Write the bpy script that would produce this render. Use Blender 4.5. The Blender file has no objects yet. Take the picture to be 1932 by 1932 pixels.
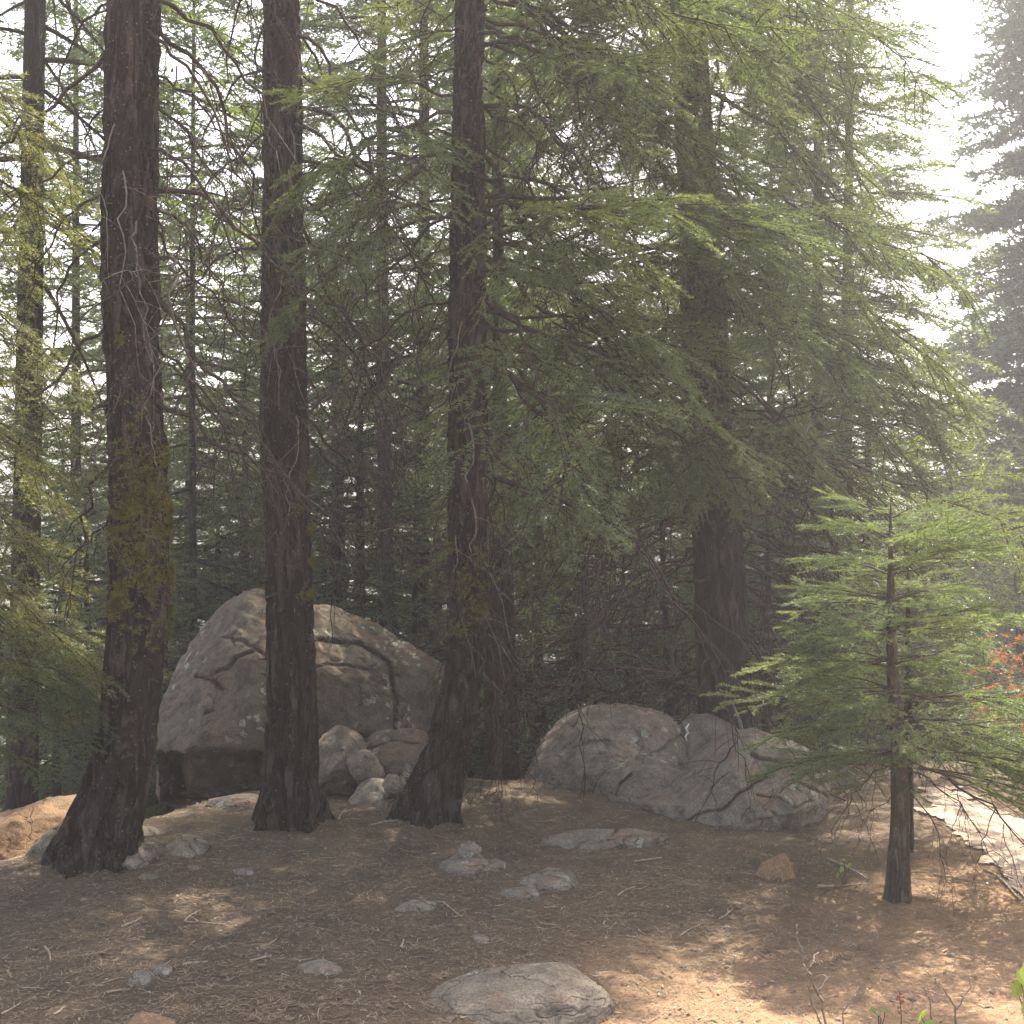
import bpy, math, random
import numpy as np
from mathutils import Vector, Matrix

random.seed(7)
RNG = np.random.default_rng(7)
SC = bpy.context.scene
COL = SC.collection

# ------------------------------------------------------------------ camera
FPX, CX, CY, HZ = 2227.0, 966.0, 966.0, 1000.0      # photograph read at 1932 px
EYE = 1.9
PITCH = math.atan((HZ - CY) / FPX)
cam_data = bpy.data.cameras.new('camera')
cam = bpy.data.objects.new('camera', cam_data)
COL.objects.link(cam)
cam.location = (0, 0, EYE)
cam.rotation_euler = (math.pi / 2 + PITCH, 0, 0)
cam_data.sensor_width = 36
cam_data.sensor_height = 36
cam_data.lens = 36 * FPX / 1932.0
cam_data.clip_start = 0.05
cam_data.clip_end = 3000
SC.camera = cam

# ------------------------------------------------------------------ sun, sky, exposure
SUN_AZ, SUN_EL = math.radians(24), math.radians(55)
SUN = np.array([math.sin(SUN_AZ) * math.cos(SUN_EL), math.cos(SUN_AZ) * math.cos(SUN_EL), math.sin(SUN_EL)])
world = bpy.data.worlds.new('World')
SC.world = world
world.use_nodes = True
wn = world.node_tree
wn.nodes.clear()
sky = wn.nodes.new('ShaderNodeTexSky')
sky.sky_type = 'NISHITA'
sky.sun_disc = False
sky.sun_elevation = SUN_EL
sky.sun_rotation = SUN_AZ
sky.dust_density = 6.0
sky.air_density = 1.0
sky.ozone_density = 1.0
bg = wn.nodes.new('ShaderNodeBackground')
bg.inputs['Strength'].default_value = 0.10
wo = wn.nodes.new('ShaderNodeOutputWorld')
wn.links.new(sky.outputs[0], bg.inputs[0])
wn.links.new(bg.outputs[0], wo.inputs[0])
sl = bpy.data.lights.new('sun', 'SUN')
sl.energy = 5.0
sl.angle = math.radians(0.55)
sl.color = (1.0, 0.9, 0.74)
so = bpy.data.objects.new('sun', sl)
COL.objects.link(so)
so.rotation_euler = Vector(SUN).to_track_quat('Z', 'Y').to_euler()
so.location = (20, 40, 40)
SC.view_settings.view_transform = 'Standard'
SC.view_settings.look = 'None'
SC.view_settings.exposure = 2.05
SC.view_settings.gamma = 1.0
SC.view_settings.use_curve_mapping = False
SC.render.engine = 'CYCLES'
SC.cycles.max_bounces = 7
SC.cycles.diffuse_bounces = 4
SC.cycles.glossy_bounces = 1
SC.cycles.transmission_bounces = 3
SC.cycles.volume_bounces = 1
SC.cycles.use_denoising = True
SC.cycles.caustics_reflective = False
SC.cycles.caustics_refractive = False


# ------------------------------------------------------------------ helpers
def P(px, py, Y):
    """World point at depth Y seen at pixel (px, py) of the photograph."""
    u, v = (px - CX) / FPX, (CY - py) / FPX
    c, s = math.cos(PITCH), math.sin(PITCH)
    d = np.array([u, c - v * s, s + v * c])
    return np.array([0, 0, EYE]) + d * (Y / d[1])


def proj(p):
    """Pixel of world points (N,3)."""
    q = np.asarray(p, float) - np.array([0, 0, EYE])
    c, s = math.cos(PITCH), math.sin(PITCH)
    dep = q[..., 1] * c + q[..., 2] * s
    up = -q[..., 1] * s + q[..., 2] * c
    return CX + FPX * q[..., 0] / dep, CY - FPX * up / dep


def _grad(ix, iy, iz, seed):
    h = (ix * 374761393 + iy * 668265263 + iz * 2147483647 + seed * 974711) & 0xFFFFFFFF
    h = ((h ^ (h >> 13)) * 1274126177) & 0xFFFFFFFF
    h = (h ^ (h >> 16)) & 0xFFFFFFFF
    return h


def pnoise(p, seed=0):
    """Gradient noise of points (N,3), about -1..1."""
    p = np.asarray(p, float)
    i = np.floor(p).astype(np.int64)
    f = p - i
    w = f * f * f * (f * (f * 6 - 15) + 10)
    out = np.zeros(len(p))
    for dx in (0, 1):
        for dy in (0, 1):
            for dz in (0, 1):
                h = _grad(i[:, 0] + dx, i[:, 1] + dy, i[:, 2] + dz, seed)
                gx = ((h & 1023) / 511.5 - 1)
                gy = (((h >> 10) & 1023) / 511.5 - 1)
                gz = (((h >> 20) & 1023) / 511.5 - 1)
                d = gx * (f[:, 0] - dx) + gy * (f[:, 1] - dy) + gz * (f[:, 2] - dz)
                wx = w[:, 0] if dx else 1 - w[:, 0]
                wy = w[:, 1] if dy else 1 - w[:, 1]
                wz = w[:, 2] if dz else 1 - w[:, 2]
                out += d * wx * wy * wz
    return out * 1.4


def fbm(p, octv=4, seed=0, gain=0.5):
    p = np.asarray(p, float)
    out, a = np.zeros(len(p)), 1.0
    for o in range(octv):
        out += a * pnoise(p * (2 ** o), seed + o * 17)
        a *= gain
    return out


def sstep(a, b, x):
    t = np.clip((x - a) / (b - a), 0, 1)
    return t * t * (3 - 2 * t)


def np_mesh(name, V, F, mats, smooth=False, mat_index=None, autoname=None):
    V = np.ascontiguousarray(V, dtype=np.float32)
    F = np.ascontiguousarray(F, dtype=np.int32)
    n = F.shape[1]
    me = bpy.data.meshes.new(name)
    me.vertices.add(len(V))
    me.vertices.foreach_set('co', V.ravel())
    me.loops.add(F.size)
    me.loops.foreach_set('vertex_index', F.ravel())
    me.polygons.add(len(F))
    me.polygons.foreach_set('loop_start', np.arange(0, F.size, n, dtype=np.int32))
    me.polygons.foreach_set('loop_total', np.full(len(F), n, dtype=np.int32))
    if smooth:
        me.polygons.foreach_set('use_smooth', np.ones(len(F), dtype=bool))
    for m in (mats if isinstance(mats, (list, tuple)) else [mats]):
        me.materials.append(m)
    if mat_index is not None:
        me.polygons.foreach_set('material_index', np.asarray(mat_index, dtype=np.int32))
    me.update(calc_edges=True)
    return me


def link(name, me, parent=None, loc=(0, 0, 0), kind=None):
    o = bpy.data.objects.new(name, me)
    COL.objects.link(o)
    o.location = loc
    if parent is not None:
        o.parent = parent
    if kind:
        o['kind'] = kind
    return o


def thing(name, label, cat, loc=(0, 0, 0), group=None, me=None):
    o = bpy.data.objects.new(name, me)
    COL.objects.link(o)
    o.location = tuple(float(a) for a in loc)
    o['label'] = label
    o['category'] = cat
    if group:
        o['group'] = group
    return o


def cat_mesh(parts):
    """Join (V, F) pairs with equal face size."""
    vs, fs, n = [], [], 0
    for V, F in parts:
        if len(V) == 0:
            continue
        vs.append(V)
        fs.append(F + n)
        n += len(V)
    return np.concatenate(vs), np.concatenate(fs)


def tubes(Pts, R, sides=5):
    """Tubes along polylines Pts (N,K,3) with radii R (N,K) -> V, quads."""
    Pts = np.asarray(Pts, float)
    N, K, _ = Pts.shape
    T = np.gradient(Pts, axis=1)
    T /= np.linalg.norm(T, axis=2, keepdims=True) + 1e-9
    ref = np.where(np.abs(T[:, :, 2:3]) > 0.9, np.array([1.0, 0, 0]), np.array([0, 0, 1.0]))
    A = np.cross(T, ref)
    A /= np.linalg.norm(A, axis=2, keepdims=True) + 1e-9
    B = np.cross(T, A)
    th = np.arange(sides) * 2 * math.pi / sides
    V = Pts[:, :, None, :] + R[:, :, None, None] * (np.cos(th)[None, None, :, None] * A[:, :, None, :] + np.sin(th)[None, None, :, None] * B[:, :, None, :])
    idx = np.arange(N * K * sides).reshape(N, K, sides)
    nx = np.roll(idx, -1, axis=2)
    q = np.stack([idx[:, :-1], nx[:, :-1], nx[:, 1:], idx[:, 1:]], axis=-1).reshape(-1, 4)
    return V.reshape(-1, 3), q


def grow(par, n, t0, t1, lenf, ang, droop, K, rng, fwd=0.25, jit=0.12, alternate=True, zjit=0.1):
    """n side shoots on every polyline of par (N,Kp,3) -> (N*n,K,3) and the t of each."""
    N, Kp, _ = par.shape
    plen = np.linalg.norm(np.diff(par, axis=1), axis=2).sum(1)
    j = np.arange(n)
    t = t0 + (t1 - t0) * (j[None, :] + rng.random((N, n))) / n
    x = t * (Kp - 1)
    i = np.clip(x.astype(int), 0, Kp - 2)
    f = (x - i)[..., None]
    r = np.arange(N)[:, None]
    p0 = par[r, i] * (1 - f) + par[r, i + 1] * f
    d = par[r, i + 1] - par[r, i]
    d /= np.linalg.norm(d, axis=2, keepdims=True) + 1e-9
    side = np.cross(d, np.array([0, 0, 1.0]))
    side /= np.linalg.norm(side, axis=2, keepdims=True) + 1e-9
    if alternate:
        sg = np.where(j % 2 == 0, 1.0, -1.0)[None, :, None]
    else:
        sg = np.sign(rng.random((N, n, 1)) - 0.5)
    a = ang * (1 + 0.2 * rng.standard_normal((N, n, 1)))
    dr = np.cos(a) * d + np.sin(a) * side * sg + jit * rng.standard_normal((N, n, 3)) + np.array([0, 0, 1.0]) * zjit * rng.standard_normal((N, n, 1))
    dr /= np.linalg.norm(dr, axis=2, keepdims=True)
    L = (lenf(t) * plen[:, None] * (0.75 + 0.5 * rng.random((N, n))))[..., None, None]
    s = np.linspace(0, 1, K)[None, None, :, None]
    pts = p0[:, :, None, :] + L * (dr[:, :, None, :] * s + fwd * d[:, :, None, :] * s * s + np.array([0, 0, -1.0]) * droop * s * s)
    return pts.reshape(N * n, K, 3), t.reshape(-1)


def needle_tris(polys, spacing, nl, nw, rng, lift=0.35, k0=0):
    """Needles as thin triangles along polylines (N,K,3)."""
    a = polys[:, k0:-1].reshape(-1, 3)
    b = polys[:, k0 + 1:].reshape(-1, 3)
    ln = np.linalg.norm(b - a, axis=1)
    c = np.maximum(1, np.round(ln / spacing + rng.random(len(ln)) - 0.5)).astype(int)
    ii = np.repeat(np.arange(len(a)), c)
    t = rng.random(len(ii))[:, None]
    p = a[ii] * (1 - t) + b[ii] * t
    d = (b - a)[ii] / (ln[ii][:, None] + 1e-9)
    side = np.cross(d, np.array([0, 0, 1.0]))
    side /= np.linalg.norm(side, axis=1, keepdims=True) + 1e-9
    upn = np.cross(side, d)
    sg = np.where(rng.random(len(ii)) < 0.5, 1.0, -1.0)[:, None]
    phi = (lift + 0.55 * rng.standard_normal(len(ii)))[:, None]
    rad = np.cos(phi) * side * sg + np.sin(phi) * upn
    nd = d * (0.45 + 0.3 * rng.random((len(ii), 1))) + rad
    nd /= np.linalg.norm(nd, axis=1, keepdims=True)
    w = np.cross(nd, upn + 0.8 * rng.standard_normal((len(ii), 3)))
    w /= np.linalg.norm(w, axis=1, keepdims=True) + 1e-9
    L = nl * (0.7 + 0.6 * rng.random((len(ii), 1)))
    V = np.stack([p - w * nw / 2, p + w * nw / 2, p + nd * L], axis=1).reshape(-1, 3)
    return V, np.arange(len(V)).reshape(-1, 3)


# ------------------------------------------------------------------ materials
def new_mat(name):
    m = bpy.data.materials.new(name)
    m.use_nodes = True
    nt = m.node_tree
    nt.nodes.clear()
    return m, nt, nt.nodes, nt.links


def N(nt, typ, **kw):
    n = nt.nodes.new(typ)
    for k, v in kw.items():
        if k in n.inputs.keys() if hasattr(n.inputs, 'keys') else False:
            n.inputs[k].default_value = v
        else:
            setattr(n, k, v)
    return n


def tex_noise(nt, vec, scale, detail=4, rough=0.55, dist=0.0):
    n = nt.nodes.new('ShaderNodeTexNoise')
    n.inputs['Scale'].default_value = scale
    n.inputs['Detail'].default_value = detail
    n.inputs['Roughness'].default_value = rough
    n.inputs['Distortion'].default_value = dist
    nt.links.new(vec, n.inputs['Vector'])
    return n.outputs['Fac']


def ramp(nt, fac, stops):
    r = nt.nodes.new('ShaderNodeValToRGB')
    e = r.color_ramp.elements
    while len(e) > 1:
        e.remove(e[-1])
    e[0].position = stops[0][0]
    e[0].color = tuple(stops[0][1]) + (1,)
    for p, c in stops[1:]:
        x = e.new(p)
        x.color = tuple(c) + (1,)
    nt.links.new(fac, r.inputs[0])
    return r.outputs[0]


def mixc(nt, fac, a, b, mode='MIX'):
    m = nt.nodes.new('ShaderNodeMix')
    m.data_type = 'RGBA'
    m.blend_type = mode
    for sock, v in ((m.inputs[0], fac), (m.inputs[6], a), (m.inputs[7], b)):
        if isinstance(v, (int, float)):
            sock.default_value = v
        elif isinstance(v, tuple):
            sock.default_value = v + (1,) if len(v) == 3 else v
        else:
            nt.links.new(v, sock)
    return m.outputs[2]


def mathn(nt, op, a, b=0.0, c=None, clamp=False):
    m = nt.nodes.new('ShaderNodeMath')
    m.operation = op
    m.use_clamp = clamp
    for i, v in enumerate((a, b) if c is None else (a, b, c)):
        if isinstance(v, (int, float)):
            m.inputs[i].default_value = v
        else:
            nt.links.new(v, m.inputs[i])
    return m.outputs[0]


def smask(nt, fac, lo, hi):
    m = nt.nodes.new('ShaderNodeMapRange')
    m.interpolation_type = 'SMOOTHSTEP'
    nt.links.new(fac, m.inputs[0])
    m.inputs[1].default_value = lo
    m.inputs[2].default_value = hi
    return m.outputs[0]


def mapping(nt, vec, scale):
    m = nt.nodes.new('ShaderNodeMapping')
    m.inputs['Scale'].default_value = scale
    nt.links.new(vec, m.inputs['Vector'])
    return m.outputs[0]


def finish(nt, color, rough=0.85, bump=None, bump_str=0.5, bump_dist=0.01, spec=0.25):
    b = nt.nodes.new('ShaderNodeBsdfPrincipled')
    b.inputs['Roughness'].default_value = rough
    b.inputs['Specular IOR Level'].default_value = spec
    if isinstance(color, tuple):
        b.inputs['Base Color'].default_value = color + (1,)
    else:
        nt.links.new(color, b.inputs['Base Color'])
    if bump is not None:
        bn = nt.nodes.new('ShaderNodeBump')
        bn.inputs['Strength'].default_value = bump_str
        bn.inputs['Distance'].default_value = bump_dist
        nt.links.new(bump, bn.inputs['Height'])
        nt.links.new(bn.outputs[0], b.inputs['Normal'])
    o = nt.nodes.new('ShaderNodeOutputMaterial')
    nt.links.new(b.outputs[0], o.inputs[0])


def needle_mat(name, c1, c2, c3, trans=0.5):
    m, nt, nd, lk = new_mat(name)
    geo = nd.new('ShaderNodeNewGeometry')
    oi = nd.new('ShaderNodeObjectInfo')
    n1 = tex_noise(nt, geo.outputs['Position'], 2.2, 3)
    n2 = tex_noise(nt, geo.outputs['Position'], 14.0, 2)
    f = mathn(nt, 'ADD', mathn(nt, 'MULTIPLY', n1, 0.55), mathn(nt, 'MULTIPLY', n2, 0.3))
    f = mathn(nt, 'ADD', f, mathn(nt, 'MULTIPLY', oi.outputs['Random'], 0.22))
    col = ramp(nt, f, [(0.32, c1), (0.55, c2), (0.78, c3)])
    d = nd.new('ShaderNodeBsdfDiffuse')
    t = nd.new('ShaderNodeBsdfTranslucent')
    tc = mixc(nt, 1.0, col, (1.7, 1.6, 0.55), 'MULTIPLY')
    lk.new(col, d.inputs[0])
    lk.new(tc, t.inputs[0])
    mx = nd.new('ShaderNodeMixShader')
    mx.inputs[0].default_value = trans
    lk.new(d.outputs[0], mx.inputs[1])
    lk.new(t.outputs[0], mx.inputs[2])
    g = nd.new('ShaderNodeBsdfGlossy')
    g.inputs['Roughness'].default_value = 0.45
    g.inputs[0].default_value = (0.8, 0.85, 0.8, 1)
    mx2 = nd.new('ShaderNodeMixShader')
    mx2.inputs[0].default_value = 0.06
    lk.new(mx.outputs[0], mx2.inputs[1])
    lk.new(g.outputs[0], mx2.inputs[2])
    o = nd.new('ShaderNodeOutputMaterial')
    lk.new(mx2.outputs[0], o.inputs[0])
    return m


M_NEEDLE = needle_mat('fir_needles', (0.06, 0.095, 0.06), (0.098, 0.142, 0.076), (0.15, 0.185, 0.082))
M_NEEDLE_BG = needle_mat('far_fir_needles', (0.058, 0.095, 0.07), (0.095, 0.14, 0.082), (0.15, 0.18, 0.085), 0.45)
M_NEEDLE_SUN_TINT = needle_mat('sun_tinted_fir_needles', (0.095, 0.125, 0.07), (0.15, 0.17, 0.09), (0.21, 0.21, 0.115), 0.5)  # gold of direct sun on the left boughs, put into the needle colour
M_NEEDLE_YOUNG = needle_mat('young_fir_needles', (0.062, 0.108, 0.06), (0.105, 0.155, 0.075), (0.165, 0.205, 0.085), 0.5)
M_NEEDLE_HAZE = needle_mat('haze_blue_needles', (0.022, 0.05, 0.042), (0.038, 0.078, 0.06), (0.06, 0.105, 0.07), 0.3)  # blue of the hazy air painted into the distant fir's needles
M_NEEDLE_DEAD = needle_mat('rust_needles', (0.26, 0.07, 0.03), (0.36, 0.11, 0.05), (0.42, 0.16, 0.07), 0.4)


def bark_mat(name, dark, mid, light, moss=0.0, speck=0.4, warm=0.0):
    m, nt, nd, lk = new_mat(name)
    tc = nd.new('ShaderNodeTexCoord')
    v = tc.outputs['Object']
    vs = mapping(nt, v, (1, 1, 0.2))
    a = tex_noise(nt, vs, 26, 7, 0.72, 0.8)
    b = tex_noise(nt, v, 55, 5, 0.75)
    big = tex_noise(nt, v, 2.5, 3)
    pl = tex_noise(nt, mapping(nt, v, (1, 1, 0.16)), 15, 5, 0.6, 1.2)
    f = mathn(nt, 'ADD', mathn(nt, 'MULTIPLY', a, 0.6), mathn(nt, 'MULTIPLY', b, 0.4))
    col = ramp(nt, f, [(0.40, dark), (0.51, mid), (0.62, light)])
    col = mixc(nt, smask(nt, big, 0.45, 0.7), col, (0.055, 0.042, 0.037))
    col = mixc(nt, smask(nt, pl, 0.5, 0.6), mixc(nt, 0.45, col, dark), mixc(nt, 0.35, col, light))
    f = mathn(nt, 'ADD', mathn(nt, 'MULTIPLY', f, 0.6), mathn(nt, 'MULTIPLY', smask(nt, pl, 0.44, 0.58), 0.6))
    vo = nd.new('ShaderNodeTexVoronoi')
    vo.inputs['Scale'].default_value = 46
    lk.new(v, vo.inputs['Vector'])
    spots = mathn(nt, 'LESS_THAN', vo.outputs['Distance'], 0.22)
    sel = nd.new('ShaderNodeSeparateColor')
    lk.new(vo.outputs['Color'], sel.inputs[0])
    spots = mathn(nt, 'MULTIPLY', spots, mathn(nt, 'GREATER_THAN', sel.outputs[0], 1 - speck * 0.5))
    col = mixc(nt, mathn(nt, 'MULTIPLY', spots, 0.7), col, (0.22, 0.21, 0.18))
    if moss > 0:
        mn = tex_noise(nt, v, 7, 5, 0.7)
        sep = nd.new('ShaderNodeSeparateXYZ')
        lk.new(v, sep.inputs[0])
        band = mathn(nt, 'MULTIPLY', smask(nt, sep.outputs[2], 0.7, 1.3), mathn(nt, 'SUBTRACT', 1.0, smask(nt, sep.outputs[2], 2.3, 3.3)))
        mk = mathn(nt, 'MULTIPLY', smask(nt, mn, 0.60 - 0.1 * moss, 0.68 - 0.1 * moss), band)
        col = mixc(nt, mathn(nt, 'MULTIPLY', mk, 0.5), col, (0.085, 0.08, 0.03))
    finish(nt, col, 0.92, f, 1.0, 0.035, 0.12)
    return m


M_BARK = bark_mat('fir_bark', (0.018, 0.014, 0.0125), (0.05, 0.039, 0.034), (0.115, 0.096, 0.084), 0.3)
M_BARK_MOSS = bark_mat('mossy_fir_bark', (0.018, 0.014, 0.0125), (0.048, 0.039, 0.034), (0.12, 0.1, 0.088), 0.3, 0.6)
M_BARK_BG = bark_mat('dark_fir_bark', (0.018, 0.014, 0.013), (0.045, 0.035, 0.031), (0.09, 0.075, 0.068), 0.0, 0.1)
M_BARK_GREY = bark_mat('grey_fir_bark', (0.05, 0.045, 0.042), (0.12, 0.11, 0.10), (0.22, 0.2, 0.185), 0.0, 0.2)


M_BARK_YOUNG = bark_mat('young_fir_bark', (0.045, 0.035, 0.028), (0.10, 0.08, 0.063), (0.18, 0.15, 0.12), 0.0, 0.1)


def plain_mat(name, c1, c2, scale=20, rough=0.85, bd=0.003):
    m, nt, nd, lk = new_mat(name)
    tc = nd.new('ShaderNodeTexCoord')
    f = tex_noise(nt, tc.outputs['Object'], scale, 4, 0.6)
    finish(nt, ramp(nt, f, [(0.35, c1), (0.65, c2)]), rough, f, 0.4, bd, 0.15)
    return m


M_TWIG = plain_mat('dark_twig', (0.03, 0.023, 0.02), (0.075, 0.058, 0.048), 30)
M_TWIG_PALE = plain_mat('pale_twig', (0.12, 0.105, 0.09), (0.25, 0.225, 0.2), 30)
M_STICK = plain_mat('dry_stick', (0.2, 0.15, 0.105), (0.4, 0.33, 0.25), 40)
M_MOSS = plain_mat('wolf_lichen', (0.10, 0.10, 0.025), (0.19, 0.18, 0.05), 20)
M_LEAF = needle_mat('broad_leaf', (0.13, 0.2, 0.04), (0.19, 0.28, 0.06), (0.28, 0.36, 0.1), 0.5)
M_FLOWER = plain_mat('dry_flower', (0.2, 0.06, 0.05), (0.35, 0.14, 0.11), 40)


def rock_mat(name, base, lichen=0.3, warm=0.3, needles=0.5, seedz=0.0):
    m, nt, nd, lk = new_mat(name)
    tc = nd.new('ShaderNodeTexCoord')
    mp = nd.new('ShaderNodeMapping')
    mp.inputs['Location'].default_value = (seedz, seedz * 1.7, seedz * 0.3)
    lk.new(tc.outputs['Object'], mp.inputs['Vector'])
    v = mp.outputs[0]
    big = tex_noise(nt, v, 2.0, 5, 0.6, 0.4)
    mid = tex_noise(nt, v, 9, 6, 0.65)
    fine = tex_noise(nt, v, 90, 3, 0.7)
    b = np.array(base)
    col = ramp(nt, mid, [(0.28, tuple(b * 0.5)), (0.5, tuple(b)), (0.72, tuple(b * 1.4))])
    col = mixc(nt, mathn(nt, 'MULTIPLY', smask(nt, big, 0.42, 0.66), warm), col, (0.215, 0.155, 0.108))
    grain = ramp(nt, fine, [(0.38, (0.4, 0.4, 0.4)), (0.5, (1, 1, 1)), (0.64, (1.6, 1.57, 1.5))])
    col = mixc(nt, 0.5, col, grain, 'MULTIPLY')
    # dark lichen stains
    dk = tex_noise(nt, mapping(nt, v, (1, 1, 0.5)), 4.5, 6, 0.7)
    col = mixc(nt, mathn(nt, 'MULTIPLY', smask(nt, dk, 0.55, 0.68), 0.6), col, (0.055, 0.052, 0.05))
    # pale lichen rosettes
    if lichen > 0:
        wob = nd.new('ShaderNodeMix')
        wob.data_type = 'VECTOR'
        nz = nd.new('ShaderNodeTexNoise')
        nz.inputs['Scale'].default_value = 25
        lk.new(v, nz.inputs['Vector'])
        wob.inputs[0].default_value = 0.06
        lk.new(v, wob.inputs[4])
        lk.new(nz.outputs['Color'], wob.inputs[5])
        vo = nd.new('ShaderNodeTexVoronoi')
        vo.inputs['Scale'].default_value = 13
        lk.new(wob.outputs[1], vo.inputs['Vector'])
        sel = nd.new('ShaderNodeSeparateColor')
        lk.new(vo.outputs['Color'], sel.inputs[0])
        msk = mathn(nt, 'MULTIPLY', mathn(nt, 'LESS_THAN', vo.outputs['Distance'], 0.38),
                    mathn(nt, 'GREATER_THAN', sel.outputs[1], 1 - lichen))
        msk = mathn(nt, 'MULTIPLY', msk, smask(nt, tex_noise(nt, v, 1.7, 2), 0.46, 0.56))
        msk = mathn(nt, 'MULTIPLY', msk, smask(nt, tex_noise(nt, v, 60, 2), 0.35, 0.5))
        col = mixc(nt, mathn(nt, 'MULTIPLY', msk, 0.75), col, (0.36, 0.38, 0.33))
    # needle litter lying on ledges
    geo = nd.new('ShaderNodeNewGeometry')
    sep = nd.new('ShaderNodeSeparateXYZ')
    lk.new(geo.outputs['Normal'], sep.inputs[0])
    lit = mathn(nt, 'MULTIPLY', smask(nt, sep.outputs[2], 0.55, 0.85), smask(nt, tex_noise(nt, v, 5, 6, 0.75), 0.52, 0.6))
    col = mixc(nt, mathn(nt, 'MULTIPLY', lit, needles), col, (0.17, 0.10, 0.065))
    h = mathn(nt, 'ADD', mathn(nt, 'MULTIPLY', mid, 0.7), mathn(nt, 'MULTIPLY', fine, 0.25))
    cw = nd.new('ShaderNodeTexNoise')
    cw.inputs['Scale'].default_value = 3.5
    cw.inputs['Detail'].default_value = 6
    lk.new(v, cw.inputs['Vector'])
    cm = nd.new('ShaderNodeMix')
    cm.data_type = 'VECTOR'
    cm.inputs[0].default_value = 0.35
    lk.new(v, cm.inputs[4])
    lk.new(cw.outputs['Color'], cm.inputs[5])
    ce = nd.new('ShaderNodeTexVoronoi')
    ce.feature = 'DISTANCE_TO_EDGE'
    ce.inputs['Scale'].default_value = 4.2
    lk.new(cm.outputs[1], ce.inputs['Vector'])
    crack = mathn(nt, 'MULTIPLY', mathn(nt, 'SUBTRACT', 1.0, smask(nt, ce.outputs['Distance'], 0.0, 0.022)), smask(nt, tex_noise(nt, v, 3.1, 3), 0.48, 0.6))
    h = mathn(nt, 'SUBTRACT', h, mathn(nt, 'MULTIPLY', crack, 0.8))
    col = mixc(nt, mathn(nt, 'MULTIPLY', crack, 0.3), col, (0.04, 0.036, 0.032))
    finish(nt, col, 0.9, h, 0.9, 0.022, 0.15)
    return m


M_ROCK = rock_mat('granite', (0.188, 0.168, 0.138), 0.25, 0.3, 0.6, 0.0)
M_ROCK_BIG = rock_mat('lichened_granite', (0.122, 0.105, 0.083), 0.75, 0.35, 0.7, 3.0)
M_ROCK_GREY = rock_mat('grey_granite', (0.18, 0.158, 0.126), 0.2, 0.2, 0.35, 7.0)
M_ROCK_WARM = rock_mat('ochre_rock', (0.27, 0.17, 0.10), 0.0, 0.6, 0.3, 11.0)


def ground_mat():
    m, nt, nd, lk = new_mat('forest_floor')
    geo = nd.new('ShaderNodeNewGeometry')
    v = geo.outputs['Position']
    big = tex_noise(nt, v, 0.55, 4, 0.6)
    mid = tex_noise(nt, v, 3.5, 6, 0.65)
    fine = tex_noise(nt, mapping(nt, v, (1, 1.6, 1)), 42, 6, 0.75, 1.5)
    grit = tex_noise(nt, v, 160, 3, 0.8)
    soil = ramp(nt, fine, [(0.3, (0.14, 0.09, 0.055)), (0.5, (0.28, 0.18, 0.11)), (0.7, (0.38, 0.265, 0.17))])
    duff = ramp(nt, fine, [(0.3, (0.045, 0.035, 0.026)), (0.48, (0.112, 0.087, 0.063)), (0.62, (0.17, 0.133, 0.096)), (0.75, (0.28, 0.22, 0.17))])
    sep = nd.new('ShaderNodeSeparateXYZ')
    lk.new(v, sep.inputs[0])
    # bare soil towards the right front
    s = mathn(nt, 'ADD', mathn(nt, 'MULTIPLY', sep.outputs[0], 0.32), mathn(nt, 'MULTIPLY', sep.outputs[1], -0.36))
    s = mathn(nt, 'ADD', s, mathn(nt, 'MULTIPLY', big, 1.3))
    s = mathn(nt, 'ADD', s, mathn(nt, 'MULTIPLY', mid, 0.7))
    msk = smask(nt, s, -0.95, -0.35)
    col = mixc(nt, msk, duff, soil)
    col = mixc(nt, 0.6, col, ramp(nt, grit, [(0.3, (0.6, 0.6, 0.6)), (0.5, (1, 1, 1)), (0.72, (1.4, 1.35, 1.3))]), 'MULTIPLY')
    col = mixc(nt, mathn(nt, 'MULTIPLY', smask(nt, mid, 0.48, 0.68), 0.6), col, (0.06, 0.05, 0.043))
    h = mathn(nt, 'ADD', fine, mathn(nt, 'MULTIPLY', grit, 0.3))
    finish(nt, col, 0.95, h, 0.7, 0.015, 0.1)
    return m


M_GROUND = ground_mat()


def far_mat():
    m, nt, nd, lk = new_mat('wooded_hillside')
    geo = nd.new('ShaderNodeNewGeometry')
    f = tex_noise(nt, geo.outputs['Position'], 0.15, 6, 0.7)
    finish(nt, ramp(nt, f, [(0.35, (0.035, 0.06, 0.035)), (0.6, (0.07, 0.10, 0.055)), (0.75, (0.13, 0.12, 0.08))]), 0.95, f, 1.0, 1.0, 0.1)
    return m


# ------------------------------------------------------------------ ground
RIDGE_X = np.array([-40, -6.0, -3.0, -2.4, -1.7, -1.0, 0.0, 1.5, 3.0, 4.5, 9.0, 40.0])
RIDGE_Y = np.array([5.5, 5.7, 6.4, 7.6, 8.6, 9.0, 8.7, 9.2, 9.4, 9.6, 10.5, 12.0])


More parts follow.
